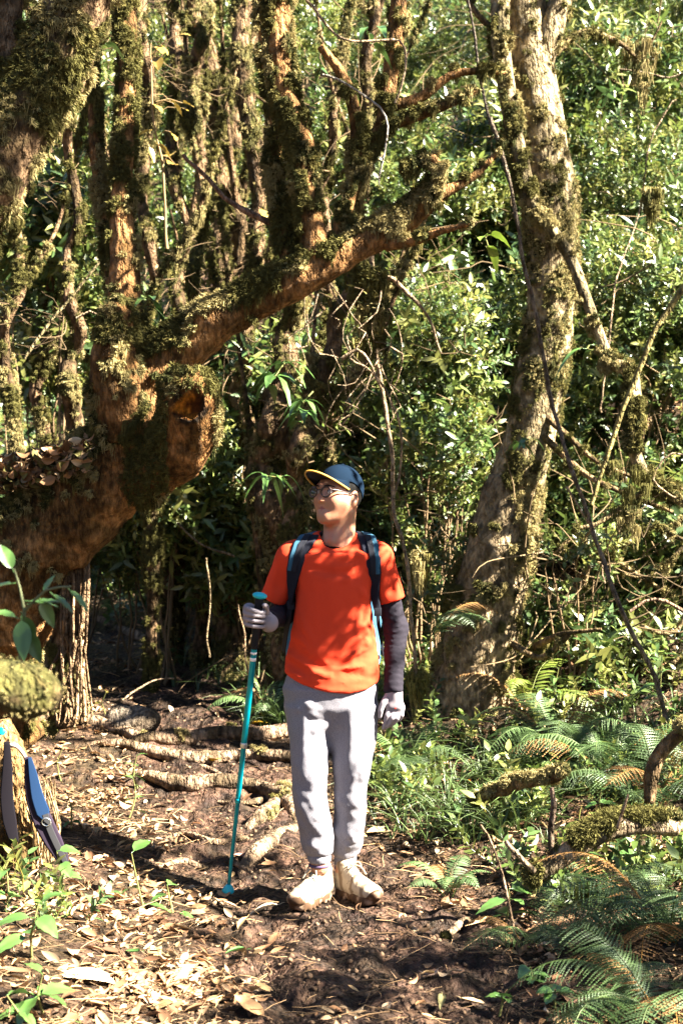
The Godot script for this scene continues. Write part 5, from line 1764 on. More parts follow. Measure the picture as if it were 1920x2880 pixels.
func build_roots() -> void:
	var tan := Color(0.34, 0.23, 0.145)
	for e in [["thick bare root forming the lowest step of the path", [[330, 2170, -0.04], [420, 2196], [520, 2214], [620, 2208], [720, 2224], [830, 2250], [900, 2266], [990, 2275, -0.05]], [0.022, 0.032, 0.042, 0.048, 0.044, 0.038, 0.03, 0.02], tan], ["thin root beside the lowest root step", [[600, 2250, -0.03], [690, 2268], [760, 2256], [830, 2246], [900, 2240, -0.03]], [0.010, 0.016, 0.018, 0.016, 0.010], tan],
			["long root forming the middle step of the path", [[230, 2092, -0.04], [330, 2098], [430, 2124], [560, 2140], [680, 2130], [800, 2138], [900, 2150], [1000, 2150, -0.05]], [0.02, 0.028, 0.036, 0.04, 0.042, 0.038, 0.03, 0.02], tan], ["sunlit root forming the upper step of the path", [[330, 2092, -0.03], [420, 2084], [520, 2086], [610, 2074], [720, 2072], [840, 2062], [940, 2070, -0.05]], [0.02, 0.03, 0.04, 0.044, 0.04, 0.036, 0.02], tan],
			["long mossy root along the lip of the left bank", [[-40, 2040, -0.03], [80, 2046], [200, 2036], [330, 2062], [430, 2084, -0.04]], [0.04, 0.045, 0.05, 0.04, 0.02], tan], ["knuckle of pale root behind the hiker's right foot", [[690, 2330, -0.03], [745, 2300], [790, 2272], [822, 2284, 0.0], [842, 2340, -0.04]], [0.02, 0.036, 0.046, 0.04, 0.024], tan], ["short thick root running to the hiker's heel", [[660, 2460, -0.04], [710, 2420], [770, 2366], [830, 2325, -0.03]], [0.018, 0.030, 0.036, 0.03], tan],
			["thin root lying across the path behind the pole", [[420, 2436, -0.03], [510, 2428], [580, 2446], [650, 2440], [720, 2456, -0.02]], [0.008, 0.013, 0.014, 0.012, 0.008], tan], ["thin winding root above the thin one behind the pole", [[430, 2360, -0.03], [520, 2350], [600, 2372], [690, 2362], [760, 2380, -0.03]], [0.008, 0.012, 0.014, 0.012, 0.008], tan], ["thin root joining the two lower steps", [[560, 2150, -0.02], [600, 2172], [640, 2200], [650, 2216, -0.02]], [0.016, 0.018, 0.016, 0.014], tan], ["root crossing the dark path in the shade", [[230, 1720, -0.02], [330, 1770], [400, 1800], [470, 1822, -0.04]], [0.03, 0.04, 0.035, 0.02], tan], ["root sticking out of the litter right of the boots", [[1230, 2640, -0.03], [1300, 2600], [1380, 2580], [1440, 2560, -0.02]], [0.010, 0.015, 0.015, 0.010], tan]]:
		var k := ground_line(e[1], (e[2][1] as float) * 0.35)
		var o := thing("root", e[0], "root", k[0], "roots across the path")
		limb_part("wood", o, k, e[2], e[3], Color(0.085, 0.078, 0.025), 0.2, 0.2, 110, MOSS, 0.02, 0.0, 0.018, 0.4)
	# the stone
	var c := seen_ground(372, 2052)
	var st := thing("stone", "rounded grey-brown stone half buried at the top of the steps", "stone", c)
	var g := Geo.new()
	ball(g, c + Vector3(0, 0.03, 0), Vector3(0.15, 0.10, 0.12), 14)
	for i in g.v.size():
		var q := g.v[i]
		var b := noise.get_noise_3d(q.x * 400, q.y * 400, q.z * 400)
		g.v[i] = c + (q - c) * (1.0 + b * 0.45)
		g.c[i] = Color(0.30, 0.24, 0.18).lerp(Color(0.16, 0.12, 0.08), smoothstep(-0.1, 0.3, b))
	gpart("rock", g, bark_mat(), st)

func leaf_part(parent: Node, base: Vector3, dir: Vector3, ln: float, wd: float, col: Color, bend := 0.3) -> void:
	# a large leaf, cupped along its midrib, with a stalk
	var g := Geo.new()
	dir = dir.normalized()
	var up := Vector3.UP if absf(dir.y) < 0.85 else Vector3(0.3, 0.2, 1)
	var s := dir.cross(up).normalized()
	var n := s.cross(dir)
	var roll := rf(-0.5, 0.5)
	s = s.rotated(dir, roll); n = n.rotated(dir, roll)
	for i in 9:
		var t := i / 8.0
		var w := wd * 0.5 * pow(sin(PI * pow(t, 0.75)), 0.9) if i < 8 else 0.0
		var q := base + dir * ln * (0.12 + 0.88 * t) - Vector3(0, 1, 0) * bend * ln * t * t
		for j in 5:
			var e := j / 2.0 - 1.0
			var ripple := 0.04 * wd * sin(t * 22.0 + j)
			g.add(q + s * w * e + n * (absf(e) * 0.22 * w + ripple * absf(e)), col * (0.82 if j == 2 else 1.0 + 0.12 * sin(t * 40.0 + absf(e) * 3.0)))
	for i in 8:
		for j in 4:
			var a := i * 5 + j
			g.quad(a, a + 1, a + 6, a + 5)
	stem_into(g, [base, base + dir * ln * 0.13], 0.002, 0.0015, 4, 0.02, 0.0, col)
	gpart("leaf", g, vmat("broad_leaf", 0.30, 0.55), parent)

func seedling(label: String, foot: Vector3, tip: Vector3, leaves: int, ln: float, wd: float, col: Color, spread := 1.0, droop := 0.3, group := "young plants on the forest floor") -> void:
	var o := thing("seedling", label, "plant", foot, group)
	var line := smooth_line([foot - Vector3(0, 0.02, 0), foot.lerp(tip, 0.5) + rdir() * 0.03, tip], 0.05)
	var g := Geo.new()
	var r := PackedFloat32Array()
	for i in line.size(): r.push_back(lerpf(0.005, 0.002, i / (line.size() - 1.0)))
	g.tube(line, r, 5, Color(0.14, 0.14, 0.05))
	gpart("stem", g, vmat("twig_bark", 0.9), o)
	for i in leaves:
		var f := 0.35 + 0.65 * i / maxf(1.0, leaves - 1.0)
		var q := line[clampi(int(f * (line.size() - 1)), 0, line.size() - 1)]
		var a := i * 2.4 + rf(-0.5, 0.5)
		var c := col * rf(0.75, 1.25)
		c.a = 1.0
		leaf_part(o, q, Vector3(cos(a) * spread, rf(-0.1, 0.5), sin(a) * spread), ln * rf(0.75, 1.15), wd * rf(0.85, 1.15), c, droop * rf(0.6, 1.5))

func build_small() -> void:
	var gl := Color(0.060, 0.120, 0.030)
	# left foreground plants
	for e in [["leafy green seedling at the left edge below the straps", [10, 2560], [20, 2450], 7, 0.085, 0.04, gl], ["seedling with drooping dark leaves under the strap end", [170, 2520], [160, 2395], 6, 0.10, 0.044, gl], ["seedling with long pointed leaves at the left edge", [90, 2700], [110, 2540], 6, 0.12, 0.05, gl], ["pale glossy seedling at the bottom left corner", [130, 2860], [120, 2740], 8, 0.12, 0.05, gl], ["sprig of green leaves at the bottom left edge", [40, 2880], [20, 2800], 6, 0.09, 0.04, gl],
			["thin bent seedling with a broad leaf on the left bank", [410, 2560], [370, 2400], 3, 0.11, 0.045, gl], ["seedling with three white-lit leaves left of the pole tip", [490, 2570], [470, 2490], 3, 0.085, 0.042, gl], ["small pale seedling by the root step", [390, 2215], [385, 2125], 6, 0.06, 0.026, gl], ["seedling with dangling leaves on the bank above the litter", [360, 2300], [375, 2190], 5, 0.075, 0.03, gl], ["small flowering sprig with white leaves on the left bank", [175, 2200], [180, 2095], 6, 0.05, 0.02, Color(0.3, 0.33, 0.2)], ["dark little shrub on the litter in the left middle", [200, 2330], [190, 2230], 9, 0.05, 0.02, gl], ["whorled plant beside the dark path", [490, 1870], [490, 1800], 9, 0.10, 0.035, gl], ["seedling with shaded leaves behind the roots", [300, 2010], [300, 1945], 3, 0.04, 0.03, Color(0.3, 0.25, 0.05)]]:
		var foot := seen_ground(e[1][0], e[1][1])
		var top := at(e[2][0], e[2][1], -foot.z - 0.02)
		seedling(e[0], foot, top, e[3], e[4], e[5], e[6])
	# right foreground plants
	for e in [["pale sprig of leaves above the mossy branch", [1700, 2330], [1690, 2220], 7, 0.085, 0.035, gl], ["glossy leaves at the right edge beside the fern", [1890, 2350], [1880, 2240], 8, 0.09, 0.035, gl], ["long-leaved plant at the right edge in front of the bushes", [1860, 2050], [1860, 1840], 9, 0.13, 0.03, gl], ["dark broad-leaved plant in front of the mossy branch", [1420, 2600], [1430, 2500], 6, 0.11, 0.05, gl], ["low clover-like plant in the lower right shade", [1480, 2780], [1490, 2720], 10, 0.06, 0.04, gl], ["low shaded leaves left of the big fern", [1560, 2850], [1570, 2790], 9, 0.06, 0.04, gl], ["shaded seedling near the bottom right edge", [1400, 2860], [1390, 2800], 6, 0.06, 0.035, gl], ["lit plant with pointed leaves right of the mossy branch", [1800, 2480], [1790, 2400], 10, 0.08, 0.03, gl], ["young plant under the fern on the right bank", [1650, 2560], [1650, 2480], 9, 0.07, 0.03, gl], ["narrow-leaved plant beside the leaning tree's base", [1560, 2010], [1570, 1880], 10, 0.09, 0.02, gl]]:
		var foot := seen_ground(e[1][0], e[1][1])
		var top := at(e[2][0], e[2][1], -foot.z - 0.02)
		seedling(e[0], foot, top, e[3], e[4], e[5], e[6])
	# drooping leaves hanging by the limb and the leaning trunk
	for e in [["broad drooping leaves hanging below the crooked limb", [800, 1010, 7.4], [760, 1080, 7.3], 16, 0.15, 0.055, gl, 0.9], ["second bunch of drooping leaves beside the hanging twigs", [880, 1090, 7.3], [850, 1190, 7.25], 13, 0.13, 0.05, gl, 0.9], ["slender drooping leaves left of the hiker's cap", [790, 1330, 7.6], [740, 1340, 7.5], 12, 0.16, 0.03, gl, 1.0]]:
		var a := at(e[1][0], e[1][1], e[1][2]); var b := at(e[2][0], e[2][1], e[2][2])
		seedling(e[0], a, b, e[3], e[4], e[5], e[6], 0.9, e[7], "drooping leaf bunches")
	for e in [["white-lit leaf sprig growing on the leaning trunk", [1485, 1225, 7.78], [1460, 1250, 7.74], 6, 0.09, 0.035, gl], ["two green leaf blades hanging right of the leaning trunk", [1655, 960, 7.6], [1665, 985, 7.55], 3, 0.2, 0.035, gl], ["leaf rosette sprouting on the crooked trunk", [405, 850, 6.5], [400, 835, 6.45], 5, 0.14, 0.04, gl], ["bright leaves beside the broken branch tip", [1370, 650, 6.8], [1372, 690, 6.75], 3, 0.12, 0.06, Color(0.16, 0.24, 0.03)], ["single green leaf pair at the top left", [290, 110, 5.4], [300, 105, 5.35], 2, 0.09, 0.035, gl], ["curved green leaves on the dark stem at the top", [1040, 110, 6.3], [1060, 80, 6.25], 4, 0.12, 0.035, gl], ["pale leaf pair on the white twig near the top centre", [890, 180, 6.0], [900, 190, 5.95], 3, 0.07, 0.03, gl]]:
		var a := at(e[1][0], e[1][1], e[1][2]); var b := at(e[2][0], e[2][1], e[2][2])
		seedling(e[0], a, b, e[3], e[4], e[5], e[6], 1.0, 0.7, "leaf sprigs growing on the trees")
	# a sapling with large yellow leaves among the stems
	var ys := px_line([[470, 700, 7.9], [455, 480, 7.85], [430, 330, 7.8], [425, 120, 7.8]])
	var sap := thing("yellow_sapling", "sapling with large dull yellow leaves among the stems at the upper left", "sapling", ys[0])
	var yg := stem(ys, 0.010, 0.004, 5, 0.05, 0.02, Color(0.2, 0.14, 0.07))
	var yp := []
	for i in 15:
		var f := rng.randf()
		var b := (ys[1] as Vector3).lerp(ys[3], f)
		var e := b + Vector3(rf(-0.12, 0.16), rf(-0.05, 0.12), rf(-0.1, 0.15))
		stem_into(yg, [b, b.lerp(e, 0.5) + Vector3(0, 0.02, 0), e], 0.003, 0.002, 4, 0.04, 0.0, Color(0.2, 0.14, 0.07))
		yp.append(e)
	gpart("stem", yg, vmat("twig_bark", 0.9), sap)
	for e in yp: leaf_part(sap, e, Vector3(rf(-1, 1), rf(-0.9, 0.1), rf(-0.2, 0.8)), rf(0.06, 0.11), rf(0.04, 0.075), Color(0.22, 0.15, 0.03) * rf(0.6, 1.2), 0.2)
	for e in [["yellow leaf at the end of the slanting bare stick", [735, 585]]]:
		var o := thing("yellow_leaf", e[0], "leaf", at(e[1][0], e[1][1], 6.9), "single yellow leaves")
		leaf_part(o, o.position, Vector3(rf(-1, 1), rf(-0.9, -0.3), 0.3), 0.10, 0.07, Color(0.22, 0.16, 0.03), 0.2)
	# near leaves and mossy branch, out of focus at the left edge
	var nb := thing("mossy_branch", "blurred mossy branch end close to the camera at the left edge", "branch", at(-60, 1930, 3.0))
	limb_part("wood", nb, [Vector3(-1.05, ground(-1.05, 2.75) - 0.05, -2.75), at(-380, 2150, 2.85), at(-200, 1960, 2.95), at(0, 1935, 3.02), at(110, 1950, 3.06), at(150, 1962, 3.08)], [0.07, 0.06, 0.056, 0.055, 0.048, 0.03], Color(0.14, 0.085, 0.04), Color(0.085, 0.078, 0.025), 0.6, 0.3, 1300, MOSS, 0.008, 0.05, 0.016, 0.16)
	var ns := thing("leafy_twig", "blurred twig of blue-green leaves close to the camera at the left edge", "twig", at(40, 1980, 3.3))
	var g := stem(px_line([[30, 2010, 3.3], [55, 1860, 3.3], [70, 1720, 3.3], [40, 1600, 3.3]]), 0.006, 0.003, 6, 0.04, 0.0, Color(0.12, 0.13, 0.07))
	stem_into(g, px_line([[70, 1720, 3.3], [130, 1660, 3.25], [200, 1650, 3.2]]), 0.004, 0.002, 5, 0.04, 0.0, Color(0.12, 0.13, 0.07))
	gpart("stem", g, vmat("twig_bark", 0.9), ns)
	for e in [[60, 1720, 30, 90, 0.09], [75, 1700, 130, -20, 0.085], [110, 1680, 50, 100, 0.075], [140, 1665, 80, 60, 0.075], [190, 1652, 60, 60, 0.075], [60, 1730, 20, 150, 0.10], [40, 1610, -40, -90, 0.08], [45, 1640, -60, 10, 0.09], [70, 1690, 90, 10, 0.08], [55, 1740, -60, -20, 0.08], [120, 1672, 20, -40, 0.06], [65, 1760, 70, 130, 0.09]]:
		var p := at(e[0], e[1], 3.28)
		leaf_part(ns, p, Vector3(e[2], -e[3], rf(-30, 50)), e[4], e[4] * 0.42, gl * rf(0.8, 1.2), 0.1)

	build_ferns()
	build_stump_and_strap()
	build_vines()
	build_dead_wood()
	# grass
	var pl := []; var tn := []
	for i in 270:
		var p: Vector3
		if i < 150: p = seen_ground(rf(1045, 1560), rf(2090, 2380))
		elif i < 205: p = seen_ground(rf(1500, 1900), rf(2000, 2250))
		elif i < 240: p = seen_ground(rf(690, 810), rf(1960, 2060))
		else: p = seen_ground(rf(470, 760), rf(1800, 1960))
		var k := rf(0.2, 0.5)
		pl.append(Transform3D(Basis(Vector3.UP, rf(0, TAU)).scaled(Vector3(k, k * rf(0.8, 1.2), k)), p - Vector3(0, 0.01, 0)))
		tn.append(Color(0.066, 0.105, 0.028) * rf(0.6, 1.5))
	var gr := scatter("grass", grass_mesh, vmat("grass_blade", 0.45, 0.6), self, pl, tn)
	tag(gr, "long dark green grass beside the path and the leaning tree", "grass", "", "stuff")
	# small-leaved ground cover on the banks
	pl = []; tn = []
	for i in 5200:
		var d := rf(4.4, 10.5)
		var off := rf(0.75, 3.4) if rng.randf() < 0.8 else rf(-2.6, -0.95)
		var x := table(WAY, d) + off
		if noise2.get_noise_2d(x * 120, d * 120) < 0.02: continue
		pl.append(Transform3D(Basis.from_euler(Vector3(rf(-0.7, 0.7), rf(0, TAU), rf(-0.7, 0.7))) * rf(0.4, 1.3), on_ground(x, d, -0.01)))
		tn.append(GREENS[rng.randi() % 4] * rf(0.7, 1.3))
	var gc := scatter("ground_cover", twig_small, leaf_mat(), self, pl, tn)
	tag(gc, "low leafy ground cover on the banks of the path", "undergrowth", "", "stuff")

func fern(label: String, c: Vector3, n: int, ln: float, col: Color, fine := true, from := 0.0, to := TAU, rise := 0.0) -> void:
	var o := thing("fern", label, "fern", c, "ferns beside the path")
	for i in n:
		var f := MeshInstance3D.new()
		f.name = "frond"
		f.mesh = frond_mesh if fine else frond_fine
		var m := "fern %s %d" % [str(col), i % 3]
		var k: float = [0.8, 1.0, 1.25][i % 3]
		if not mats.has(m):
			var mm := vmat(m, 0.55, 0.7)
			mm.albedo_color = srgb(Color(col.r * k, col.g * k, col.b * k))
		f.material_override = mats[m]
		if i % 6 == 4:
			var dead := vmat("fern dry", 0.8, 0.4)
			dead.albedo_color = srgb(Color(0.22, 0.125, 0.05))
			f.material_override = dead
		var a := lerpf(from, to, (i + rf(0.1, 0.9)) / n)
		var s := ln * rf(0.75, 1.2)
		f.transform = Transform3D(Basis(Vector3.UP, a) * Basis(Vector3.RIGHT, rf(-0.55, 0.05) - rise) * Basis(Vector3(0, 0, 1), rf(-0.3, 0.3)).scaled(Vector3(s, s, s)), Vector3(rf(-0.03, 0.03), -0.01, rf(-0.03, 0.03)))
		o.add_child(f, true)

func build_ferns() -> void:
	var c := Color(0.062, 0.108, 0.033)
	fern("pale sunlit fern at the foot of the leaning tree", seen_ground(1560, 2110), 14, 0.52, c)
	fern("wide fern right of the leaning tree's foot", seen_ground(1720, 2190), 15, 0.56, c)
	fern("dark arching fern at the right edge above the mossy branch", seen_ground(1840, 2280), 12, 0.6, c)
	fern("big dark fern filling the lower right edge", seen_ground(1880, 2650), 14, 0.5, c, true, PI * 0.9, PI * 2.2)
	fern("large shaded fern in the bottom right corner", seen_ground(1850, 2860), 13, 0.45, c, true, PI * 0.9, PI * 2.2)
	fern("dark fern beside the hiker's left leg", seen_ground(1140, 2160), 7, 0.42, c)
	fern("small bright fern at the edge of the litter", seen_ground(1265, 2520), 8, 0.26, c, false)
	fern("lit fern behind the mossy branch on the right", seen_ground(1700, 2540), 9, 0.42, c)
	fern("fern frond tuft at the mossy trunk's left side", at(1200, 1800, 7.6), 5, 0.45, c, true, 0.4, 2.4)
	fern("yellowish fern on the right of the leaning tree above the grass", seen_ground(1480, 1990), 6, 0.5, Color(0.11, 0.15, 0.02), false)
	fern("small shaded fern at the right of the dark path", seen_ground(640, 1830), 7, 0.4, c, false)
	fern("shaded fern beside the pole at the root steps", seen_ground(770, 2010), 7, 0.42, c, false)
	fern("small fern under the mossy branch near the bottom", seen_ground(1500, 2660), 7, 0.3, c)

func build_stump_and_strap() -> void:
	var foot := seen_ground(60, 2420)
	var d := -foot.z
	var o := thing("tree_stump", "split tan stump with fibrous bark at the left edge", "stump", foot)
	var g := Geo.new()
	var spots := []
	var line := [at(70, 2440, d), at(62, 2320, d), at(40, 2200, d), at(10, 2080, d + 0.02), at(-5, 2030, d + 0.02)]
	limb(g, line, [0.10, 0.08, 0.07, 0.06, 0.045], Color(0.34, 0.20, 0.08), Color(0.3, 0.22, 0.08), 0.15, 0.0, 0.014, 0.05, spots)
	# fibres run lengthwise: raise ridges
	for i in g.v.size():
		var q := g.v[i]
		var a := atan2(q.z + d, q.x - at(40, 2200, d).x)
		var rid := noise2.get_noise_2d(a * 420.0, q.y * 60.0)
		g.v[i] += Vector3(cos(a), 0, sin(a)) * rid * 0.03
		g.c[i] = g.c[i] * (1.0 + rid * 1.2)
		g.c[i].a = 1.0
	gpart("wood", g, bark_mat(), o)
	g = Geo.new()
	for i in 40:
		var a := rf(0, TAU)
		var p := foot + Vector3(cos(a) * 0.13, 0.0, sin(a) * 0.13)
		stem_into(g, [p, p + Vector3(rf(-0.03, 0.03), 0.12, rf(-0.02, 0.02)), p + Vector3(rf(-0.05, 0.0), 0.3, rf(-0.04, 0.04))], 0.005, 0.002, 4, 0.06, 0.0, Color(0.5, 0.34, 0.17) * rf(0.6, 1.2))
	gpart("bark_fibres", g, bark_mat(), o)
	# a rucksack stands out of the picture; its straps hang into it
	var dd := d - 0.16
	var pk := thing("rucksack", "purple and blue padded rucksack strap hanging over the stump at the left edge", "rucksack", at(-120, 2400, dd))
	var purple := mat("strap_purple", Color(0.020, 0.014, 0.023), 0.95)
	var blue := mat("strap_blue", Color(0.007, 0.022, 0.058), 0.9)
	var grey := mat("strap_webbing", Color(0.025, 0.025, 0.027), 0.9)
	var dark := mat("strap_dark", Color(0.005, 0.004, 0.006), 0.95)
	var bag := func(p: Vector3) -> float:
		var q := (p - at(-190, 2230, dd + 0.05)).abs() - Vector3(0.13, 0.19, 0.08)
		return Vector3(maxf(q.x, 0), maxf(q.y, 0), maxf(q.z, 0)).length() + minf(maxf(q.x, maxf(q.y, q.z)), 0.0) - 0.05 + noise.get_noise_3d(p.x * 500, p.y * 500, p.z * 500) * 0.012
	g = Geo.new()
	var bc := at(-190, 2230, dd + 0.05)
	nets(g, bag, bc - Vector3(0.22, 0.28, 0.17), bc + Vector3(0.22, 0.28, 0.17), 0.016)
	gpart("bag", g, mat("strap_blue", Color.BLACK), pk)
	var run := func(called: String, pts: Array, off: float, th: float, m: Material) -> void:
		var p := []; var n := []; var w := []
		var knots := []
		for k in pts: knots.append(at(k[0], k[1], dd - off))
		var ln := smooth_line(knots, 0.02)
		var wd := []
		for k in pts: wd.append(k[2] / LENS * dd)
		var ww := radii_along(wd, ln, knots)
		for i in ln.size():
			p.append(ln[i]); n.append(Vector3(0.25, 0.1, 1).normalized()); w.append(ww[i])
		var q := Geo.new()
		band(q, p, n, w, th)
		gpart(called, q, m, pk)
	run.call("padding", [[76, 2128, 6], [84, 2190, 15], [98, 2250, 23], [122, 2310, 27], [150, 2365, 25], [176, 2412, 18], [186, 2436, 8]], 0.0, 0.020, purple)
	run.call("blue_panel", [[84, 2130, 5], [94, 2180, 12], [106, 2240, 17], [122, 2285, 19], [128, 2300, 10]], 0.013, 0.005, blue)
	run.call("webbing", [[128, 2290, 9], [140, 2330, 9], [160, 2375, 9], [180, 2415, 8], [190, 2440, 5]], 0.014, 0.004, grey)
	run.call("dark_strap", [[20, 2085, 8], [22, 2150, 13], [20, 2240, 18], [28, 2310, 19], [42, 2370, 12]], 0.05, 0.016, dark)
	g = Geo.new()
	var ring := PackedVector3Array(); var rr := PackedFloat32Array()
	var rc := at(131, 2312, dd - 0.022)
	for i in 25:
		var a := TAU * i / 24
		ring.push_back(rc + Vector3(cos(a) * 0.016, sin(a) * 0.015, sin(a) * 0.004)); rr.push_back(0.0028)
	g.tube(ring, rr, 6)
	gpart("ring", g, mat("bright_steel", Color(0.7, 0.72, 0.74), 0.2, 0.9), pk)
	g = stem(px_line([[30, 2096, dd - 0.03], [46, 2098, dd - 0.03], [60, 2112, dd - 0.02], [74, 2134, dd]]), 0.008, 0.008, 7, 0.012)
	gpart("haul_loop", g, mat("strap_grey_tan", Color(0.35, 0.29, 0.24), 0.85), pk)
	g = Geo.new()
	band(g, [at(-30, 2060, dd - 0.02), at(5, 2056, dd - 0.03), at(14, 2062, dd - 0.03)], [Vector3(0, 0.3, 1), Vector3(0, 0.3, 1), Vector3(0, 0.3, 1)], [0.016, 0.014, 0.008], 0.014)
	gpart("teal_buckle", g, mat("teal_plastic", Color.BLACK), pk)

func build_vines() -> void:
	var pale := Color(0.40, 0.29, 0.18)
	var list := [
		["long pale vine slanting down across the leaning tree", [[1378, 330, 7.3], [1438, 560, 7.3], [1478, 740, 7.3], [1520, 930, 7.3], [1556, 1150, 7.3], [1600, 1300, 7.2], [1668, 1500, 7.2], [1745, 1700, 7.1], [1835, 1900, 7.1], [1880, 2060, 7.1]], 0.011, 0.014, Color(0.22, 0.17, 0.12)],
		["thin dark upper end of the long slanting vine", [[1300, -40, 7.4], [1340, 160, 7.35], [1378, 330, 7.3], [1400, 420, 7.3]], 0.007, 0.009, Color(0.10, 0.08, 0.06)],
		["mossy yellow branch curving in from the right edge", [[1960, 780, 7.0], [1850, 920, 7.0], [1780, 1060, 7.0], [1735, 1180, 7.0], [1700, 1280, 7.0], [1660, 1420, 7.0]], 0.018, 0.010, Color(0.30, 0.24, 0.09)],
		["pale vine hanging straight down right of the hiker's head", [[1040, 700, 7.6], [1062, 850, 7.6], [1070, 1000, 7.6], [1080, 1130, 7.6], [1095, 1280, 7.55], [1100, 1400, 7.55], [1130, 1560, 7.5], [1150, 1680, 7.5], [1165, 1900, 7.5]], 0.012, 0.010, pale],
		["wavy vine beside the straight hanging one", [[985, 1010, 7.5], [1050, 1040, 7.5], [1095, 1120, 7.5], [1125, 1220, 7.5], [1120, 1320, 7.5], [1105, 1400, 7.5]], 0.006, 0.006, pale],
		["forked dry twig ending in mid air right of the limb", [[1090, 780, 7.0], [1140, 830, 7.0], [1190, 880, 7.0], [1220, 930, 7.0], [1240, 995, 7.0]], 0.012, 0.005, pale],
		["dry twig curling out of the hanging tangle", [[960, 1010, 7.2], [1000, 985, 7.2], [1040, 1020, 7.2], [1070, 1090, 7.2]], 0.010, 0.006, pale],
		["bare stick slanting between the upper left stems", [[515, 435, 6.6], [580, 500, 6.6], [620, 550, 6.6], [690, 590, 6.6], [770, 625, 6.6]], 0.010, 0.018, Color(0.34, 0.20, 0.13)],
		["pale twig arching across the dark stem near the top", [[860, 0, 6.0], [960, 110, 6.0], [1120, 115, 6.1], [1135, 200, 6.1], [1110, 290, 6.1]], 0.006, 0.005, pale],
		["white sunlit twig at the top centre", [[900, 210, 6.0], [960, 235, 6.0], [1040, 290, 6.0], [1085, 335, 6.0], [1085, 420, 6.0], [1065, 520, 6.0]], 0.006, 0.004, Color(0.5, 0.44, 0.36)],
		["thin twig hanging over the dark path", [[500, 1470, 8.6], [560, 1530, 8.6], [620, 1555, 8.6], [660, 1565, 8.6]], 0.006, 0.008, Color(0.2, 0.15, 0.09)],
		["hanging rootlet in front of the dark path", [[580, 1570, 8.0], [585, 1680, 8.0], [572, 1800, 8.0], [590, 1850, 8.0]], 0.006, 0.006, Color(0.24, 0.18, 0.10)],
		["thin stem left of the pole grip", [[670, 1700, 7.6], [690, 1790, 7.6], [690, 1860, 7.6], [720, 1980, 7.6]], 0.005, 0.005, Color(0.25, 0.17, 0.1)],
		["stick lying on the dark path", [[345, 1970, 8.2], [400, 1930, 8.3], [450, 1912, 8.4], [490, 1908, 8.4]], 0.006, 0.004, pale],
		["curved branch reaching in from the right edge", [[1960, 1740, 6.9], [1880, 1690, 6.9], [1820, 1690, 6.9], [1770, 1720, 6.9]], 0.012, 0.008, Color(0.32, 0.2, 0.13)],
		["pale vine loop at the right edge", [[1960, 1300, 7.3], [1880, 1270, 7.3], [1830, 1340, 7.3], [1900, 1400, 7.3]], 0.006, 0.005, pale],
		["slim stem rising at the upper right", [[1690, 1160, 8.6], [1720, 900, 8.6], [1740, 760, 8.8], [1800, 560, 9.0], [1830, 400, 9.0], [1900, 280, 9.0]], 0.006, 0.005, pale],
		["thin branch crossing in front of the leaves at the upper right", [[1740, 195, 8.4], [1820, 205, 8.4], [1880, 215, 8.4], [1960, 190, 8.4]], 0.006, 0.006, Color(0.25, 0.19, 0.12)],
		["dry twig under the leaning tree's right side", [[1590, 1370, 7.6], [1640, 1450, 7.6], [1690, 1560, 7.6], [1700, 1640, 7.6]], 0.007, 0.004, pale],
		["bare stem in the left tangle", [[70, 1010, 7.4], [150, 900, 7.4], [240, 790, 7.4], [310, 690, 7.4]], 0.008, 0.006, Color(0.3, 0.24, 0.12)],
		["hooked twig among the moss on the left", [[215, 895, 7.2], [250, 880, 7.2], [290, 905, 7.2]], 0.006, 0.005, pale],
	]
	for e in list:
		var k := px_line(e[1])
		var o := thing("vine", e[0], "vine", k[0], "vines and bare twigs")
		gpart("stem", stem(k, e[2], e[3], 6, 0.04, 0.035, e[4]), bark_mat(), o)
	# the tangle of fine dry strands behind and above the cap
	var t := thing("dry_tangle", "tangle of fine dry twigs hanging above the hiker's cap", "tangle", at(960, 1000, 7.5))
	var g := Geo.new()
	for i in 26:
		var x := rf(850, 1100); var y := rf(760, 1080)
		var p := at(x, y, rf(7.2, 7.7))
		var k := [p]
		for j in 4:
			p = p + Vector3(rf(-0.11, 0.11), rf(-0.16, 0.0), rf(-0.06, 0.06))
			k.append(p)
		stem_into(g, k, rf(0.003, 0.0055), 0.002, 4, 0.05, 0.03, pale * rf(0.6, 1.3))
	gpart("strands", g, bark_mat(), t)
	# moss beards on it
	var spots := []
	for i in 60: spots.append([at(rf(1000, 1080), rf(740, 1000), 7.55), Vector3.UP, 1.0])
	moss_on("moss", t, spots, 420, 0.03, 0.06, MOSS, 0.6)
	# mossy twigs in the right-hand thicket
	var n := 0
	for e in [[1560, 1560], [1640, 1650], [1720, 1560], [1800, 1760], [1860, 1600], [1700, 1850], [1900, 1480], [1620, 1480], [1820, 1920], [1560, 1900]]:
		var a := at(e[0], e[1], rf(7.4, 8.2))
		var o := thing("mossy_twig", ["mossy twig in the thicket right of the leaning tree, highest of them", "golden mossy twig close to the leaning tree", "slanting mossy twig below the slanting vine", "mossy twig above the wide fern", "mossy twig near the right edge", "crossed mossy twig above the pale fern", "mossy twig at the right edge under the moss curtain", "thin mossy twig touching the leaning tree", "low mossy twig above the right-hand fern", "mossy twig just above the yellowish fern"][n], "twig", a, "mossy twigs in the thicket")
		n += 1
		limb_part("wood", o, [a, a + Vector3(rf(0.1, 0.3), rf(-0.05, 0.2), 0), a + Vector3(rf(0.35, 0.55), rf(-0.15, 0.3), rf(-0.1, 0.1)), a + Vector3(rf(0.5, 0.8), rf(-0.4, 0.2), 0)], [0.012, 0.012, 0.010, 0.006], Color(0.28, 0.2, 0.1), Color(0.13, 0.11, 0.03), 0.5, 0.0, 90, MOSS, 0.03, 0.45)
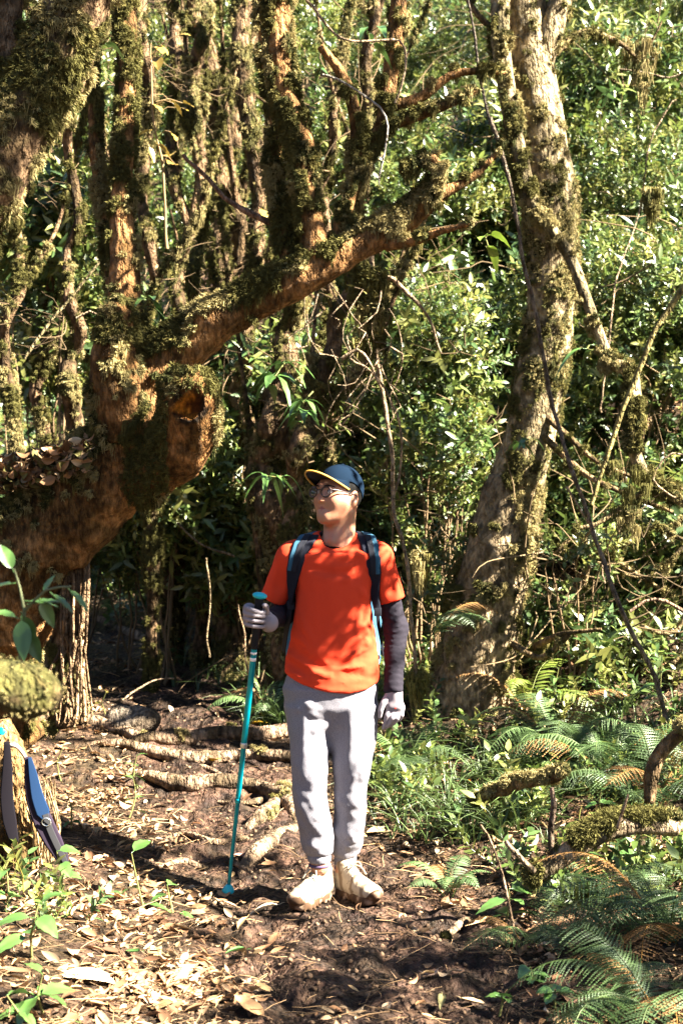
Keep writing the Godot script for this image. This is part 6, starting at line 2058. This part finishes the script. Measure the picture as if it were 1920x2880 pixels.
	# moss curtains
	for e in [["curtain of golden moss hanging at the right", 1770, 1320, 7.3, 0.14], ["curtain of golden moss at the top right", 1800, 130, 8.3, 0.12], ["bunch of golden moss hanging beside the right edge", 1830, 540, 8.6, 0.06], ["string of yellow moss behind the hiker's left arm", 1175, 1560, 7.8, 0.06], ["string of moss below the yellow one, beside the hiker's hand", 1170, 1900, 7.5, 0.05]]:
		var a := at(e[1], e[2], e[3])
		var o := thing("moss_curtain", e[0], "moss", a, "hanging moss")
		spots = []
		for i in 40:
			var u := pow(rng.randf(), 1.5)
			spots.append([a + Vector3(rf(-1, 1) * e[4] * (1.0 - 0.75 * u), (0.3 - 2.6 * u) * e[4], rf(-0.04, 0.04)), Vector3.UP, 1.0])
		moss_on("moss", o, spots, 130, 0.02, 0.05, MOSS, 0.85)

func build_dead_wood() -> void:
	var o := thing("mossy_branch", "fallen branch with a bright shaggy moss cap on the right of the path", "branch", seen_ground(1540, 2470))
	var d := 5.25
	limb_part("wood", o, [at(1500, 2475, d), at(1560, 2425, d), at(1630, 2375, d), at(1710, 2330, d + 0.03), at(1800, 2318, d + 0.06), at(1900, 2325, d + 0.1)], [0.02, 0.036, 0.038, 0.044, 0.044, 0.038], Color(0.42, 0.31, 0.19), Color(0.17, 0.15, 0.04), 0.45, 0.7, 2200, MOSS, 0.034, 0.3, 0.014, 0.4)
	limb_part("twig", o, [at(1552, 2420, d), at(1548, 2330, d), at(1556, 2270, d), at(1550, 2215, d)], [0.014, 0.012, 0.011, 0.008], Color(0.36, 0.25, 0.18), Color(0.2, 0.15, 0.06), 0.1, 0.0, 10, MOSS, 0.02, 0.0, 0.02)
	limb_part("twig", o, [at(1500, 2450, d - 0.05), at(1440, 2390, d - 0.1), at(1420, 2365, d - 0.1)], [0.012, 0.010, 0.008], Color(0.42, 0.31, 0.2), Color(0.2, 0.15, 0.06), 0.1, 0.0, 10, MOSS, 0.02, 0.0, 0.02)
	o = thing("mossy_branch", "short mossy log end pointing out of the grass", "branch", seen_ground(1400, 2260))
	limb_part("wood", o, [at(1330, 2262, 6.4), at(1400, 2232, 6.3), at(1450, 2206, 6.25), at(1520, 2196, 6.2), at(1570, 2180, 6.15), at(1592, 2168, 6.14)], [0.018, 0.026, 0.028, 0.026, 0.024, 0.016], Color(0.22, 0.14, 0.07), Color(0.10, 0.09, 0.025), 0.5, 0.5, 800, MOSS, 0.03, 0.2, 0.015, 0.5)
	o = thing("mossy_branch", "knobbly branch leaning in at the right edge", "branch", seen_ground(1830, 2240))
	limb_part("wood", o, [at(1825, 2260, 5.6), at(1830, 2180, 5.6), at(1860, 2110, 5.6), at(1940, 2040, 5.55)], [0.022, 0.03, 0.028, 0.026], Color(0.30, 0.19, 0.10), Color(0.12, 0.10, 0.03), 0.4, 0.3, 350, MOSS, 0.022, 0.2, 0.02, 0.25)
	for e in [["stick leaning among the plants at the lower right", [[1460, 2740], [1440, 2600], [1405, 2450], [1350, 2320]], 0.006], ["thin dark stick lying at the right over the ferns", [[1640, 2560], [1740, 2600], [1810, 2620]], 0.006], ["pale stick end standing above the mossy branch", [[1735, 2330], [1750, 2280], [1765, 2235]], 0.008]]:
		var k := []
		for q in e[1]: k.append(at(q[0], q[1], 4.85))
		var s := thing("stick", e[0], "stick", k[0], "loose sticks on the right bank")
		gpart("wood", stem(k, e[2], e[2] * 0.7, 6, 0.05, 0.02, Color(0.34, 0.23, 0.14)), bark_mat(), s)

func _ready() -> void:
	rng.seed = 20
	noise.seed = 5
	noise2.seed = 11
	set_camera_and_light()
	make_tufts()
	make_plants()
	build_ground()
	build_left_tree()
	build_right_tree()
	build_thin_trees()
	build_back()
	build_person()
	build_pole()
	build_pack()
	build_roots()
	build_small()
	build_litter()
